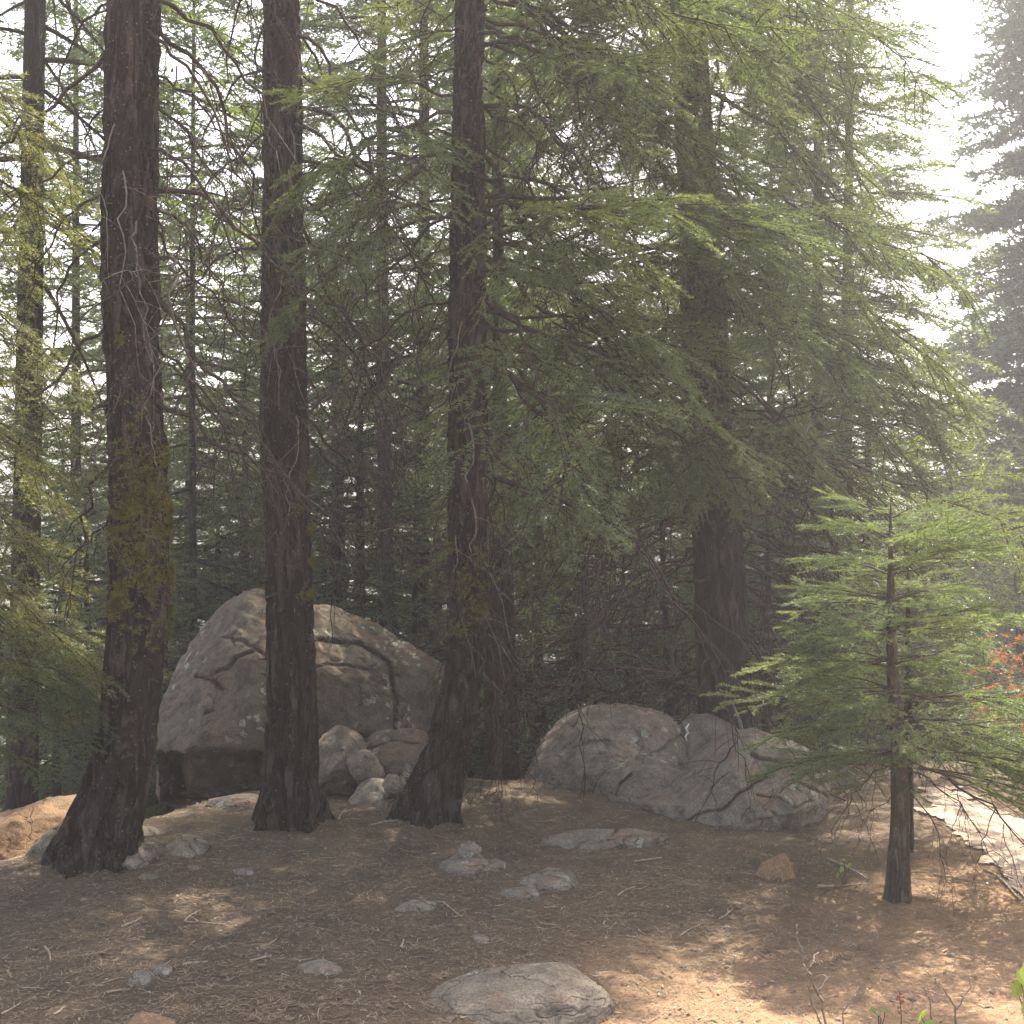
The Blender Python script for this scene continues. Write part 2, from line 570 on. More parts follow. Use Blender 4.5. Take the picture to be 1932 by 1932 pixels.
def ground_z(x, y):
    x = np.asarray(x, float)
    y = np.asarray(y, float)
    rd = np.interp(x, RIDGE_X, RIDGE_Y)
    t = np.maximum(y - rd, 0)
    z = -(0.62 * t - 0.62 * 1.2 * (1 - np.exp(-t / 1.2)))
    far = np.maximum(y - 60, 0)
    z = np.maximum(z, -22 + 0 * z)
    q = np.stack([x * 0.06, y * 0.06, 0 * x], -1).reshape(-1, 3)
    n0 = fbm(q, 3, 5).reshape(x.shape)
    z = z + sstep(20, 60, y) * n0 * 3
    # the far side of the valley rises again
    z = z + sstep(70, 260, y) * (38 + 9 * n0)
    q1 = np.stack([x * 0.9, y * 0.9, 0 * x + 3], -1).reshape(-1, 3)
    z = z + 0.035 * fbm(q1, 3, 9).reshape(x.shape) * sstep(2, 4, y + 0 * x)
    q2 = np.stack([x * 7, y * 7, 0 * x + 7], -1).reshape(-1, 3)
    z = z + 0.014 * fbm(q2, 4, 11).reshape(x.shape)
    # litter heaped round the trunks
    for bx, by, rr, hh in MOUNDS:
        z = z + hh * np.exp(-((x - bx) ** 2 + (y - by) ** 2) / (2 * rr * rr))
    return z


MOUNDS = []


def gz(x, y):
    return float(ground_z(np.array([float(x)]), np.array([float(y)]))[0])


def G(px, py):
    """Point where the sight line through the pixel meets the near ground."""
    Y = EYE * FPX / max(py - HZ, 60)
    for _ in range(6):
        p = P(px, py, Y)
        z = gz(p[0], p[1])
        Y = max(2.0, (EYE - z) * FPX / max(py - HZ, 60))
    p = P(px, py, Y)
    p[2] = gz(p[0], p[1])
    return p


def axis(vals):
    out = []
    for a, b, n in vals:
        out.append(np.linspace(a, b, n, endpoint=False))
    return np.concatenate(out + [np.array([vals[-1][1]])])


T1D, T2D, T3D, T4D, SAPD = 6.62, 7.55, 7.65, 9.7, 6.0
for px, Y, r, h in ((170, T1D, 0.35, 0.07), (550, T2D, 0.3, 0.05), (805, T3D, 0.3, 0.05), (1693, SAPD, 0.18, 0.03)):
    q = P(px, 1500, Y)
    MOUNDS.append((q[0], q[1], r, h))

gx = axis([(-320, -60, 14), (-60, -12, 24), (-12, -5, 30), (-5, 5.5, 300), (5.5, 14, 30), (14, 60, 22), (60, 320, 14)])
gy = axis([(-80, -10, 8), (-10, 3, 16), (3, 11, 260), (11, 25, 50), (25, 60, 28), (60, 330, 60)])
GX, GY = np.meshgrid(gx, gy)
GZ = ground_z(GX, GY)
nyy, nxx = GX.shape
idx = np.arange(nxx * nyy).reshape(nyy, nxx)
Q = np.stack([idx[:-1, :-1], idx[:-1, 1:], idx[1:, 1:], idx[1:, :-1]], -1).reshape(-1, 4)
yc = (GY[:-1, :-1]).reshape(-1)
M_FAR = far_mat()
gm = np_mesh('ground', np.stack([GX, GY, GZ], -1).reshape(-1, 3), Q, [M_GROUND, M_FAR], True, (yc > 60).astype(int))
link('ground', gm, kind='structure')

# ------------------------------------------------------------------ rocks
_ICO = {}


def ico(level):
    if level not in _ICO:
        import bmesh
        bm = bmesh.new()
        bmesh.ops.create_icosphere(bm, subdivisions=level, radius=1)
        V = np.array([v.co[:] for v in bm.verts])
        F = np.array([[v.index for v in f.verts] for f in bm.faces])
        bm.free()
        _ICO[level] = (V, F)
    return _ICO[level]


def seg_dist(px, py, line):
    best = np.full(px.shape, 1e9)
    for (x0, y0), (x1, y1) in zip(line[:-1], line[1:]):
        dx, dy = x1 - x0, y1 - y0
        t = np.clip(((px - x0) * dx + (py - y0) * dy) / (dx * dx + dy * dy + 1e-9), 0, 1)
        best = np.minimum(best, np.hypot(px - x0 - t * dx, py - y0 - t * dy))
    return best


def rock(name, label, cat, outline, Y, depth, mat, level=6, rough=0.05, seed=1, cracks=(), facets=7, facet_in=0.8,
         undercut=None, group=None, power=0.8, ledges=0.0, fine=0.012, parent=None, dents=()):
    """Rock whose silhouette follows outline [(px,py)...] at distance Y; its centre lies depth/2 behind the front."""
    rng = np.random.default_rng(seed)
    pts = np.array([P(a, b, Y) for a, b in outline])
    cx, cz = (pts[:, 0].min() + pts[:, 0].max()) / 2, pts[:, 2].min() * 0.6 + pts[:, 2].max() * 0.4
    cz = max(cz, gz(cx, Y) - 0.02) if cat else cz
    U, F = ico(level)
    th = np.arctan2(pts[:, 2] - cz, pts[:, 0] - cx)
    rr = np.hypot(pts[:, 0] - cx, pts[:, 2] - cz)
    o = np.argsort(th)
    th, rr = th[o], rr[o]
    th = np.concatenate([th - 2 * math.pi, th, th + 2 * math.pi])
    rr = np.concatenate([rr, rr, rr])
    t = np.arctan2(U[:, 2], U[:, 0])
    R = np.interp(t, th, rr)
    rho = np.hypot(U[:, 0], U[:, 2])
    # blend the outline in towards an even radius near the poles of depth
    Rm = rr.mean()
    R = R * sstep(0, 0.5, rho) + Rm * (1 - sstep(0, 0.5, rho))
    rp = rho ** power
    V = np.stack([R * rp * np.cos(t), depth * U[:, 1], R * rp * np.sin(t)], -1)
    sz = max(Rm, 0.05)
    lo0, hi0 = V.min(0), V.max(0)
    # broken planes
    for k in range(facets + 24):
        n = rng.standard_normal(3)
        n[1] = -abs(n[1]) - 0.35
        if k % 3 == 2:
            n[2] = abs(n[2]) + 0.5
        n /= np.linalg.norm(n)
        s = V @ n
        lim = s.max() * (facet_in + 0.14 * rng.random() if k < facets else 0.88 + 0.07 * rng.random())
        ex = np.maximum(s - lim, 0)
        V = V - n[None, :] * (ex * 0.93)[:, None]
    lo1, hi1 = V.min(0), V.max(0)
    for ax_ in (0, 2):
        V[:, ax_] = np.where(V[:, ax_] > 0, V[:, ax_] * hi0[ax_] / hi1[ax_], V[:, ax_] * lo0[ax_] / lo1[ax_])
    W = V / sz
    nrm = V / (np.linalg.norm(V / np.array([1, 1, 1]), axis=1, keepdims=True) + 1e-9)
    d = rough * 0.6 * sz * fbm(W * 2.2 + seed * 3.1, 6, seed, 0.55)
    rg = 1 - np.abs(fbm(W * 2.6 + seed * 1.3, 3, seed + 50))
    d -= 0.014 * sz * sstep(0.94, 1.0, rg)
    d += fine * fbm(V * 14 + seed, 3, seed + 90)
    if ledges:
        st = V[:, 2] * 7 + 1.2 * fbm(V * 1.5, 2, seed + 7) + V[:, 0] * 1.5
        fr = st - np.floor(st)
        d += ledges * (fr - 0.5) * (fr < 0.9)
    V = V + nrm * d[:, None]
    V = V + np.array([cx, Y + depth * 0.55, cz])
    px, py = proj(V)
    front = V[:, 1] < Y + depth * 0.6
    for ck in cracks:
        w = ck.get('w', 3.0) * 0.65
        dd = seg_dist(px + 5 * pnoise(V * 9, 3), py + 5 * pnoise(V * 9 + 9, 4), ck['line'])
        a = np.exp(-(dd / w) ** 2) * front * ck.get('d', 0.05)
        V[:, 1] += a
        V[:, 2] -= a * 0.3
    for (dx, dy, dr, dd) in dents:
        q = np.exp(-(((px - dx) ** 2 + (py - dy) ** 2) / dr ** 2)) * front * dd
        V[:, 1] += q
    if undercut:
        x0, x1, y0, amt = undercut
        a = sstep(y0 - 6, y0 + 12, py + 8 * pnoise(V * 4, 8)) * sstep(x0, x0 + 40, px) * (1 - sstep(x1 - 40, x1, px)) * front
        V[:, 1] += a * amt
    base = np.array([cx, Y + depth * 0.5, gz(cx, Y + depth * 0.5)])
    me = np_mesh(name, V - base, F, mat, True)
    if cat is None:
        return link(name, me, parent, base - np.array(parent.location))
    return thing(name, label, cat, base, group, me)


def rock_on_ground(name, label, cat, x0, x1, ytop, ybot, mat, seed, depth=None, level=5, lump=(), tall=0.34, rough=0.05, facets=9, facet_in=0.78, cracks=()):
    """Rock half sunk in the ground, filling the pixel box: front edge at ybot, top at ytop."""
    rng = np.random.default_rng(seed)
    g = G((x0 + x1) / 2, ybot)
    Hp = (ybot - ytop) * tall
    back = G((x0 + x1) / 2, ytop + Hp)
    H = Hp / FPX * (g[1] + back[1]) / 2
    d = max(back[1] - g[1], 0.3 * (x1 - x0) / FPX * g[1])
    cy = g[1] + d / 2
    w = (x1 - x0) / FPX * (cy - d * 0.1)
    cx = ((x0 + x1) / 2 - CX) / FPX * (cy - d * 0.1)
    U, F = ico(level)
    a = np.arctan2(U[:, 1], U[:, 0])
    V = U.copy()
    V[:, :2] = np.sign(U[:, :2]) * np.abs(U[:, :2]) ** 0.85
    V[:, 2] = np.sign(U[:, 2]) * np.abs(U[:, 2]) ** 0.8
    for k in range(facets):
        n = rng.standard_normal(3)
        n[2] = abs(n[2]) + 0.1
        n /= np.linalg.norm(n)
        q = V @ n
        lim = q.max() * (facet_in - 0.05 + 0.17 * rng.random())
        V = V - n[None, :] * (np.maximum(q - lim, 0) * 0.95)[:, None]
    W = V + seed * 1.7
    dd = rough * 1.6 * fbm(W * 1.5, 5, seed)
    rg = 1 - np.abs(fbm(W * 1.7, 3, seed + 50))
    dd -= 0.02 * sstep(0.94, 1.0, rg)
    V = V * (1 + dd)[:, None]
    V[:, 0] /= np.abs(V[:, 0]).max()
    V[:, 1] /= np.abs(V[:, 1]).max()
    V[:, 2] /= V[:, 2].max()
    # lay the high point off centre
    V[:, 2] *= 1 + 0.25 * rng.normal() * V[:, 0] + 0.1 * V[:, 1]
    V = V * np.array([w / 2, d / 2, H])
    V += 0.003 * fbm(V * 22 + seed, 3, seed + 90)[:, None]
    base = np.array([cx, cy, gz(cx, cy)])
    V = V + base
    px, py = proj(V)
    for ck in cracks:
        e = np.exp(-(seg_dist(px + 5 * pnoise(V * 9, 3), py, ck['line']) / ck.get('w', 3)) ** 2)
        V[:, 2] -= e * ck.get('d', 0.03)
    return thing(name, label, cat, base, None, np_mesh(name, V - base, F, mat, True))


big = rock('boulder', 'huge split lichen-spotted boulder behind the first three trunks', 'boulder',
           [(240, 1540), (262, 1440), (292, 1330), (322, 1235), (365, 1165), (410, 1128), (440, 1118), (500, 1136), (560, 1150), (620, 1163), (680, 1187),
            (730, 1222), (785, 1250), (830, 1282), (838, 1330), (822, 1400), (790, 1470), (740, 1510), (600, 1540), (420, 1545)],
           9.3, 0.95, M_ROCK_BIG, 7, 0.04, 21, facets=6, facet_in=0.8, power=0.62, fine=0.014, ledges=0.012,
           undercut=(215, 530, 1425, 0.62),
           cracks=[dict(line=[(600, 1205), (680, 1215), (735, 1250), (738, 1300), (745, 1350), (740, 1400)], w=5, d=0.12),
                   dict(line=[(560, 1270), (620, 1252), (700, 1262), (735, 1255)], w=3.5, d=0.05),
                   dict(line=[(395, 1270), (430, 1262), (445, 1240), (475, 1232)], w=3.5, d=0.07),
                   dict(line=[(370, 1275), (400, 1280), (420, 1300)], w=5, d=0.07),
                   dict(line=[(420, 1200), (470, 1215), (500, 1240)], w=3, d=0.05),
                   dict(line=[(390, 1345), (440, 1335), (500, 1342)], w=2.5, d=0.04),
                   dict(line=[(600, 1395), (680, 1385), (740, 1405), (820, 1400)], w=4, d=0.1)],
           dents=[(700, 1330, 60, 0.12), (340, 1350, 30, 0.08), (785, 1340, 30, 0.10)])
rock('rock', 'grey block wedged under the huge boulder, right of the second trunk', 'rock',
     [(590, 1500), (598, 1400), (625, 1378), (665, 1392), (690, 1425), (688, 1500)], 8.5, 0.28, M_ROCK_GREY, 6, 0.06, 31, facets=9)
rock('rock', 'tilted oval grey stone lodged beside the block under the huge boulder', 'rock',
     [(655, 1425), (680, 1420), (710, 1445), (722, 1475), (700, 1490), (668, 1470)], 8.35, 0.16, M_ROCK_GREY, 5, 0.05, 32, facets=5)
rock('rock', 'broad lichened slab just left of the leaning third trunk', 'rock',
     [(670, 1425), (690, 1395), (740, 1388), (800, 1392), (830, 1420), (815, 1510), (770, 1530), (715, 1500)], 8.6, 0.35, M_ROCK_BIG, 6, 0.05, 33, facets=8,
     cracks=[dict(line=[(690, 1412), (740, 1400), (800, 1404)], w=3, d=0.03)])
rock('rock', 'small pale stone by the foot of the leaning third trunk', 'rock',
     [(722, 1490), (730, 1465), (752, 1470), (765, 1492), (750, 1505)], 8.0, 0.1, M_ROCK_GREY, 5, 0.05, 34, facets=5)
rock('rock', 'brown rounded rock half buried between the second and third trunks', 'rock',
     [(650, 1530), (670, 1492), (720, 1482), (765, 1500), (790, 1530), (720, 1545)], 8.1, 0.25, M_ROCK, 5, 0.05, 35, facets=6)
rock('boulder', 'grey domed boulder at the ridge, right of the dark gap', 'boulder',
     [(985, 1530), (1005, 1470), (1022, 1432), (1060, 1385), (1110, 1360), (1165, 1353), (1225, 1357), (1275, 1370), (1310, 1395), (1330, 1450), (1320, 1530), (1150, 1560)],
     8.9, 0.85, M_ROCK, 7, 0.035, 41, facets=7, facet_in=0.8, power=0.7,
     cracks=[dict(line=[(1080, 1412), (1110, 1398), (1150, 1400)], w=3, d=0.03),
             dict(line=[(1145, 1465), (1175, 1450), (1205, 1440), (1225, 1432)], w=5, d=0.12),
             dict(line=[(1225, 1432), (1270, 1395), (1300, 1385)], w=3, d=0.05)])
rock('rock', 'low wrinkled rock lump in front of the domed boulder', 'rock',
     [(1125, 1520), (1140, 1480), (1185, 1455), (1240, 1444), (1290, 1455), (1310, 1490), (1300, 1530)], 8.35, 0.4, M_ROCK_GREY, 6, 0.06, 42, facets=9, ledges=0.01,
     cracks=[dict(line=[(1165, 1500), (1168, 1475), (1190, 1462)], w=4, d=0.07)])
rk = rock('boulder', 'rounded boulder streaked with a white dropping, below the dark right trunk', 'boulder',
          [(1262, 1480), (1270, 1395), (1298, 1365), (1335, 1357), (1385, 1372), (1412, 1395), (1418, 1480), (1330, 1510)], 9.15, 0.4, M_ROCK, 6, 0.04, 43, facets=6)
rock('boulder', 'broad cracked grey boulder left of the young fir', 'boulder',
     [(1195, 1560), (1240, 1535), (1290, 1520), (1325, 1490), (1350, 1455), (1385, 1425), (1425, 1408), (1458, 1402), (1500, 1420), (1550, 1435),
      (1582, 1468), (1598, 1520), (1608, 1552), (1580, 1590), (1450, 1605), (1300, 1592)],
     7.75, 0.75, M_ROCK, 7, 0.03, 44, facets=6, facet_in=0.83, power=0.7,
     cracks=[dict(line=[(1305, 1545), (1335, 1533), (1362, 1530), (1375, 1518), (1392, 1500), (1425, 1478), (1445, 1470)], w=3.5, d=0.07),
             dict(line=[(1420, 1425), (1450, 1432), (1485, 1442)], w=4, d=0.06),
             dict(line=[(1430, 1500), (1470, 1506), (1500, 1522), (1530, 1512)], w=2.5, d=0.035),
             dict(line=[(1500, 1470), (1535, 1488), (1560, 1500), (1590, 1520)], w=3, d=0.04),
             dict(line=[(1455, 1530), (1470, 1550), (1490, 1575)], w=2.5, d=0.03),
             dict(line=[(1375, 1455), (1340, 1492)], w=2.5, d=0.03),
             dict(line=[(1330, 1560), (1362, 1562), (1370, 1580)], w=2.5, d=0.03)])
rock('rock', 'brownish shoulder of rock behind the broad cracked boulder', 'rock',
     [(1530, 1520), (1545, 1455), (1580, 1448), (1620, 1470), (1655, 1500), (1640, 1530)], 8.7, 0.35, M_ROCK, 5, 0.05, 45, facets=6)
rock_on_ground('rock', 'long flat cracked outcrop in the litter, left of the broad boulder', 'rock', 1020, 1262, 1550, 1606, M_ROCK, 46, 0.35, 6,
               cracks=[dict(line=[(1080, 1600), (1110, 1582), (1150, 1575), (1165, 1562)], w=2.5, d=0.05)])
rock_on_ground('rock', 'squat grey rock carrying a small slab, below the third trunk', 'rock', 828, 936, 1592, 1652, M_ROCK, 47, 0.2, 6, facets=9)
rock('rock', 'small thin slab lying on the squat grey rock', 'rock', [(862, 1611), (864, 1603), (878, 1596), (900, 1598), (910, 1607), (898, 1614)], 6.72, 0.06, M_ROCK, 5, 0.04, 48, facets=5)
rock_on_ground('rock', 'small stone right beside the squat slab-topped rock', 'rock', 922, 960, 1617, 1642, M_ROCK, 49)
rock_on_ground('rock', 'smooth flat-topped grey rock in the middle of the forest floor', 'rock', 980, 1096, 1633, 1682, M_ROCK_GREY, 50, 0.22, 6, facets=7)
rock_on_ground('rock', 'low blunt stone pressed against the smooth flat-topped rock', 'rock', 944, 1024, 1660, 1693, M_ROCK_GREY, 51, 0.1, 5)
rock_on_ground('rock', 'nearly buried pale rock left of centre on the forest floor', 'rock', 742, 832, 1688, 1717, M_ROCK_GREY, 52, 0.16)
rock_on_ground('rock', 'largest flat grey rock at the bottom of the photo', 'rock', 800, 1160, 1790, 1936, M_ROCK_GREY, 53, 0.42, 7, facets=5, facet_in=0.86,
               lump=[(0.0, 1.0), (0.03, 0.62), (0.2, 0.25), (0.35, 0.1), (0.55, 0.0), (0.7, 0.05), (0.8, 0.25), (0.93, 0.5), (1.0, 0.9)], rough=0.02)
rock_on_ground('rock', 'grey wedge-shaped stone at the right foot of the mossy trunk', 'rock', 200, 297, 1581, 1642, M_ROCK_GREY, 54, 0.2, 6, facets=8)
rock_on_ground('rock', 'flat oval grey stone right of the wedge-shaped stone', 'rock', 312, 393, 1570, 1622, M_ROCK_GREY, 55, 0.18, 6, facets=6)
rock_on_ground('rock', 'pale stone tucked behind the wedge-shaped and oval stones', 'rock', 244, 316, 1548, 1580, M_ROCK_GREY, 56, 0.14)
rock_on_ground('rock', 'tiny white stone in front of the wedge-shaped stone', 'rock', 262, 302, 1642, 1657, M_ROCK_GREY, 57)
rock_on_ground('rock', 'tiny pale stone below the flat oval stone', 'rock', 352, 382, 1624, 1640, M_ROCK_GREY, 58)
rock_on_ground('rock', 'small flat stone alone in the litter, left of the second trunk foot', 'rock', 438, 488, 1628, 1648, M_ROCK, 59)
rock_on_ground('rock', 'long pale rock flush with the soil, left of the second trunk', 'rock', 392, 500, 1488, 1520, M_ROCK, 60, 0.2)
rock_on_ground('rock', 'rounded grey stone low at the left, by a smaller one', 'rock', 246, 292, 1818, 1856, M_ROCK_GREY, 61)
rock_on_ground('rock', 'smaller brownish stone touching the rounded grey stone low at the left', 'rock', 286, 328, 1812, 1838, M_ROCK, 62)
rock_on_ground('rock', 'orange-tinted rock cut by the bottom edge of the photo', 'rock', 236, 345, 1893, 1950, M_ROCK_WARM, 63, 0.16, 6)
rock_on_ground('rock', 'worn rock level with the soil, left of the largest flat rock', 'rock', 548, 645, 1800, 1836, M_ROCK, 64, 0.16)
rock_on_ground('rock', 'angular ochre rock left of the young fir trunk', 'rock', 1418, 1508, 1600, 1664, M_ROCK_WARM, 65, 0.16, 6, tall=0.6, facets=12, facet_in=0.7)
rock_on_ground('rock', 'dark little stone in the blackish soil above the largest flat rock', 'rock', 888, 928, 1752, 1776, M_ROCK, 66)
rock_on_ground('rock', 'small stone right behind the foot of the leaning third trunk', 'rock', 862, 888, 1500, 1526, M_ROCK_GREY, 67)
rock('boulder', 'boulder tinted orange for the sunlight on it, beyond the foot of the mossy trunk, at the left edge', 'boulder',
     [(-120, 1680), (-90, 1590), (-20, 1560), (10, 1548), (50, 1537), (95, 1534), (125, 1580), (120, 1680)], 7.2, 0.55, M_ROCK_WARM, 6, 0.05, 68, facets=6)  # lit side of the boulder: sunlight put into its ochre colour
rock('rock', 'shaded side of the sunlit boulder, coloured grey and built as a rock by the mossy trunk', 'rock',
     [(35, 1660), (55, 1600), (80, 1575), (110, 1570), (130, 1660), (70, 1690)], 6.75, 0.22, M_ROCK_GREY, 5, 0.05, 69, facets=6)  # same boulder's shaded side as a separate rock, shade put into its grey
# white dropping on the rounded boulder: a thin raised streak
m_white = plain_mat('white_streak', (0.6, 0.6, 0.58), (0.8, 0.8, 0.78))
co = np.array([v.co[:] for v in rk.data.vertices]) + np.array(rk.location)
bx_, by_ = proj(co)
pts = []
for (a_, b_) in ((1300, 1366), (1294, 1374), (1298, 1382), (1293, 1390), (1296, 1398)):
    near = np.hypot(bx_ - a_, by_ - b_) < 7
    yy = co[near, 1].min() if near.any() else 9.0
    pts.append(P(a_, b_, yy - 0.004) - np.array(rk.location))
V, F = tubes(np.array([pts]), np.array([[0.004, 0.009, 0.006, 0.008, 0.003]]), 8)
link('white_streak', np_mesh('white_streak', V, F, m_white, True), rk)

# pale path of bare rock at the right
poly = np.array([(1728, 1486), (1800, 1484), (1880, 1530), (1960, 1565), (2150, 1640), (2700, 1760), (2900, 2050), (2400, 1900), (2100, 1780), (1960, 1712), (1900, 1660), (1845, 1608), (1790, 1560), (1745, 1520)], float)
pw = np.array([G(a, b) for a, b in poly])
px_, py_ = np.meshgrid(np.linspace(pw[:, 0].min(), pw[:, 0].max(), 220), np.linspace(pw[:, 1].min(), pw[:, 1].max(), 220))


def inside(x, y, pg):
    c = np.zeros(x.shape, bool)
    for i in range(len(pg)):
        x0, y0 = pg[i, 0], pg[i, 1]
        x1, y1 = pg[i - 1, 0], pg[i - 1, 1]
        k = ((y0 > y) != (y1 > y)) & (x < (x1 - x0) * (y - y0) / (y1 - y0 + 1e-12) + x0)
        c ^= k
    return c


i2 = np.arange(px_.size).reshape(px_.shape)
q2 = np.stack([i2[:-1, :-1], i2[:-1, 1:], i2[1:, 1:], i2[1:, :-1]], -1).reshape(-1, 4)
jx = px_ + 0.14 * fbm(np.stack([px_.ravel() * 4, py_.ravel() * 4, 0 * px_.ravel()], -1), 5).reshape(px_.shape)
keep = inside((jx[:-1, :-1]).ravel(), py_[:-1, :-1].ravel(), pw)
M_PATH = plain_mat('pale_path', (0.26, 0.2, 0.155), (0.38, 0.3, 0.24), 6, 0.9, 0.01)
link('path', np_mesh('path', np.stack([px_, py_, ground_z(px_, py_) + 0.012], -1).reshape(-1, 3), q2[keep], M_PATH, True), kind='structure')


# ------------------------------------------------------------------ branch library
def axis_curve(L, rise, droop, wig, rng, K=14):
    s = np.linspace(0, 1, K)
    x = L * s
    z = L * (rise * s - droop * s ** 2)
    y = np.cumsum(rng.standard_normal(K)) * wig * L / K
    y -= y[0]
    z = z + np.cumsum(rng.standard_normal(K)) * wig * 0.5 * L / K
    return np.stack([x, y, z], -1)[None]


def live_branch(L, seed, n2, n3, spacing, nl, nw, mat, rise=0.15, droop=0.3, start=0.3, ratio=0.34, lw=0.016, mat_wood=None, hang=0.13, drop=0.2, tw=0.3):
    """A bough: bare inner limb, then flat fronds with gaps between them."""
    rng = np.random.default_rng(seed)
    ax = axis_curve(L, rise, droop, 0.3, rng)
    s = np.linspace(0, 1, 14)
    sec, t2 = grow(ax, n2, start * 0.7, 1.0, lambda t: ratio * (1.08 - t) ** 0.55, 0.85, hang, 7, rng, fwd=0.35, zjit=0.16)
    k2 = rng.random(len(sec)) > drop
    sec, t2 = sec[k2], t2[k2]
    ter, t3 = grow(sec, n3, 0.12, 1.0, lambda t: tw * (1.12 - t) ** 0.6, 0.8, hang * 0.4, 3, rng, jit=0.12)
    keep = (np.repeat(t2, n3) > start) & (rng.random(len(ter)) > 0.08)
    nv = [needle_tris(ter[keep], spacing, nl, nw, rng),
          needle_tris(sec[t2 > start], spacing, nl, nw, rng, k0=1),
          needle_tris(ax, spacing * 0.6, nl, nw, rng, k0=9)]
    V, F = cat_mesh(nv)
    need = np_mesh('needles', V, F, mat)
    r0 = lw * L / 2
    wv = [tubes(ax, (r0 * (1 - 0.9 * s))[None], 6),
          tubes(sec, np.broadcast_to(np.linspace(r0 * 0.34, 0.0014, 7), (len(sec), 7)), 4),
          tubes(ter[keep], np.broadcast_to(np.linspace(0.0018, 0.0008, 3), (int(keep.sum()), 3)), 3)]
    V, F = cat_mesh(wv)
    wood = np_mesh('branch', V, F, mat_wood or M_TWIG, True)
    return wood, need


def dead_branch(L, seed, n2, n3, mat, rise=0.0, droop=0.45, ratio=0.35, lw=0.0165, hang=0.35):
    rng = np.random.default_rng(seed)
    ax = axis_curve(L, rise, droop, 0.6, rng, 16)
    s = np.linspace(0, 1, 16)
    sec, t2 = grow(ax, n2, 0.15, 0.98, lambda t: ratio * (1.15 - t) ** 0.6, 0.8, hang, 9, rng, jit=0.3, alternate=False, zjit=0.3)
    sec = sec + np.cumsum(rng.standard_normal(sec.shape), axis=1) * 0.01 * L
    ter, t3 = grow(sec, n3, 0.2, 0.98, lambda t: 0.4 * (1.1 - t) ** 0.7, 0.8, hang, 5, rng, jit=0.35, alternate=False, zjit=0.3)
    r0 = lw * L / 2
    V, F = cat_mesh([tubes(ax, (r0 * (1 - 0.88 * s))[None], 6),
                     tubes(sec, np.broadcast_to(np.linspace(r0 * 0.38, 0.0016, 9), (len(sec), 9)), 4),
                     tubes(ter, np.broadcast_to(np.linspace(0.0028, 0.001, 5), (len(ter), 5)), 3)])
    return np_mesh('dead_branch', V, F, mat, True)


LIVE = [live_branch(2.0, 100 + i, 22, 13, 0.0030, 0.022, 0.0052, M_NEEDLE, rise=0.10, droop=0.22 + 0.05 * i, start=0.32 + 0.05 * (i % 3)) for i in range(5)]
SUN_TINT = [live_branch(1.6, 200 + i, 20, 15, 0.005, 0.026, 0.005, M_NEEDLE_SUN_TINT, rise=0.05, droop=0.3, start=0.15) for i in range(3)]
YOUNG = [live_branch(1.0, 300 + i, 14, 8, 0.0026, 0.021, 0.0042, M_NEEDLE_YOUNG, rise=0.2, droop=0.14 + 0.06 * i, start=0.22, ratio=0.4, hang=0.05, drop=0.12, tw=0.34) for i in range(4)]
HIGH = [live_branch(2.4, 400 + i, 18, 10, 0.02, 0.06, 0.016, M_NEEDLE, rise=0.15, droop=0.3, start=0.2) for i in range(3)]
DEAD = [dead_branch(1.7, 500 + i, 9, 5, M_TWIG, droop=0.35 + 0.12 * (i % 3)) for i in range(6)]
PALE = [dead_branch(0.8, 600 + i, 3, 2, M_TWIG_PALE, rise=-0.6, droop=0.9, lw=0.017, hang=0.2) for i in range(4)]

GAPS = []      # (point, radius): openings in the canopy that the sun comes through


VIEWGAPS = [(1090, 250, 50), (1185, 375, 35), (475, 250, 40)]


def blocked(c, az, L, sag=0.25):
    """True if a branch of length L from c would close one of the canopy openings."""
    for s in (0.35, 0.65, 0.95):
        p = np.asarray(c) + np.array([math.cos(az), math.sin(az), -sag]) * L * s
        rad = 0.28 * L * (1.15 - s)
        for g, r in GAPS:
            w = p - g
            t = w @ SUN
            if t > 1.0 and np.linalg.norm(w - t * SUN) < r + rad:
                return True
        px, py = proj(p[None])
        for x, y, r in VIEWGAPS:
            if p[1] > 3 and math.hypot(px[0] - x, py[0] - y) < r + rad * FPX / p[1] * 0.5:
                return True
    return False


def put_branch(tree, kind, pos, az, pitch, scale, roll=0.0):
    """One limb: pos in world space, az round z, pitch above level."""
    loc = Vector(pos) - tree.location
    if isinstance(kind, tuple):
        o = link('branch', kind[0], tree, loc)
        n = bpy.data.objects.new('needles', kind[1])
        COL.objects.link(n)
        n.parent = o
    else:
        o = link('dead_branch', kind, tree, loc)
    o.rotation_euler = (roll, -pitch, az)
    o.scale = (scale, scale, scale)
    return o


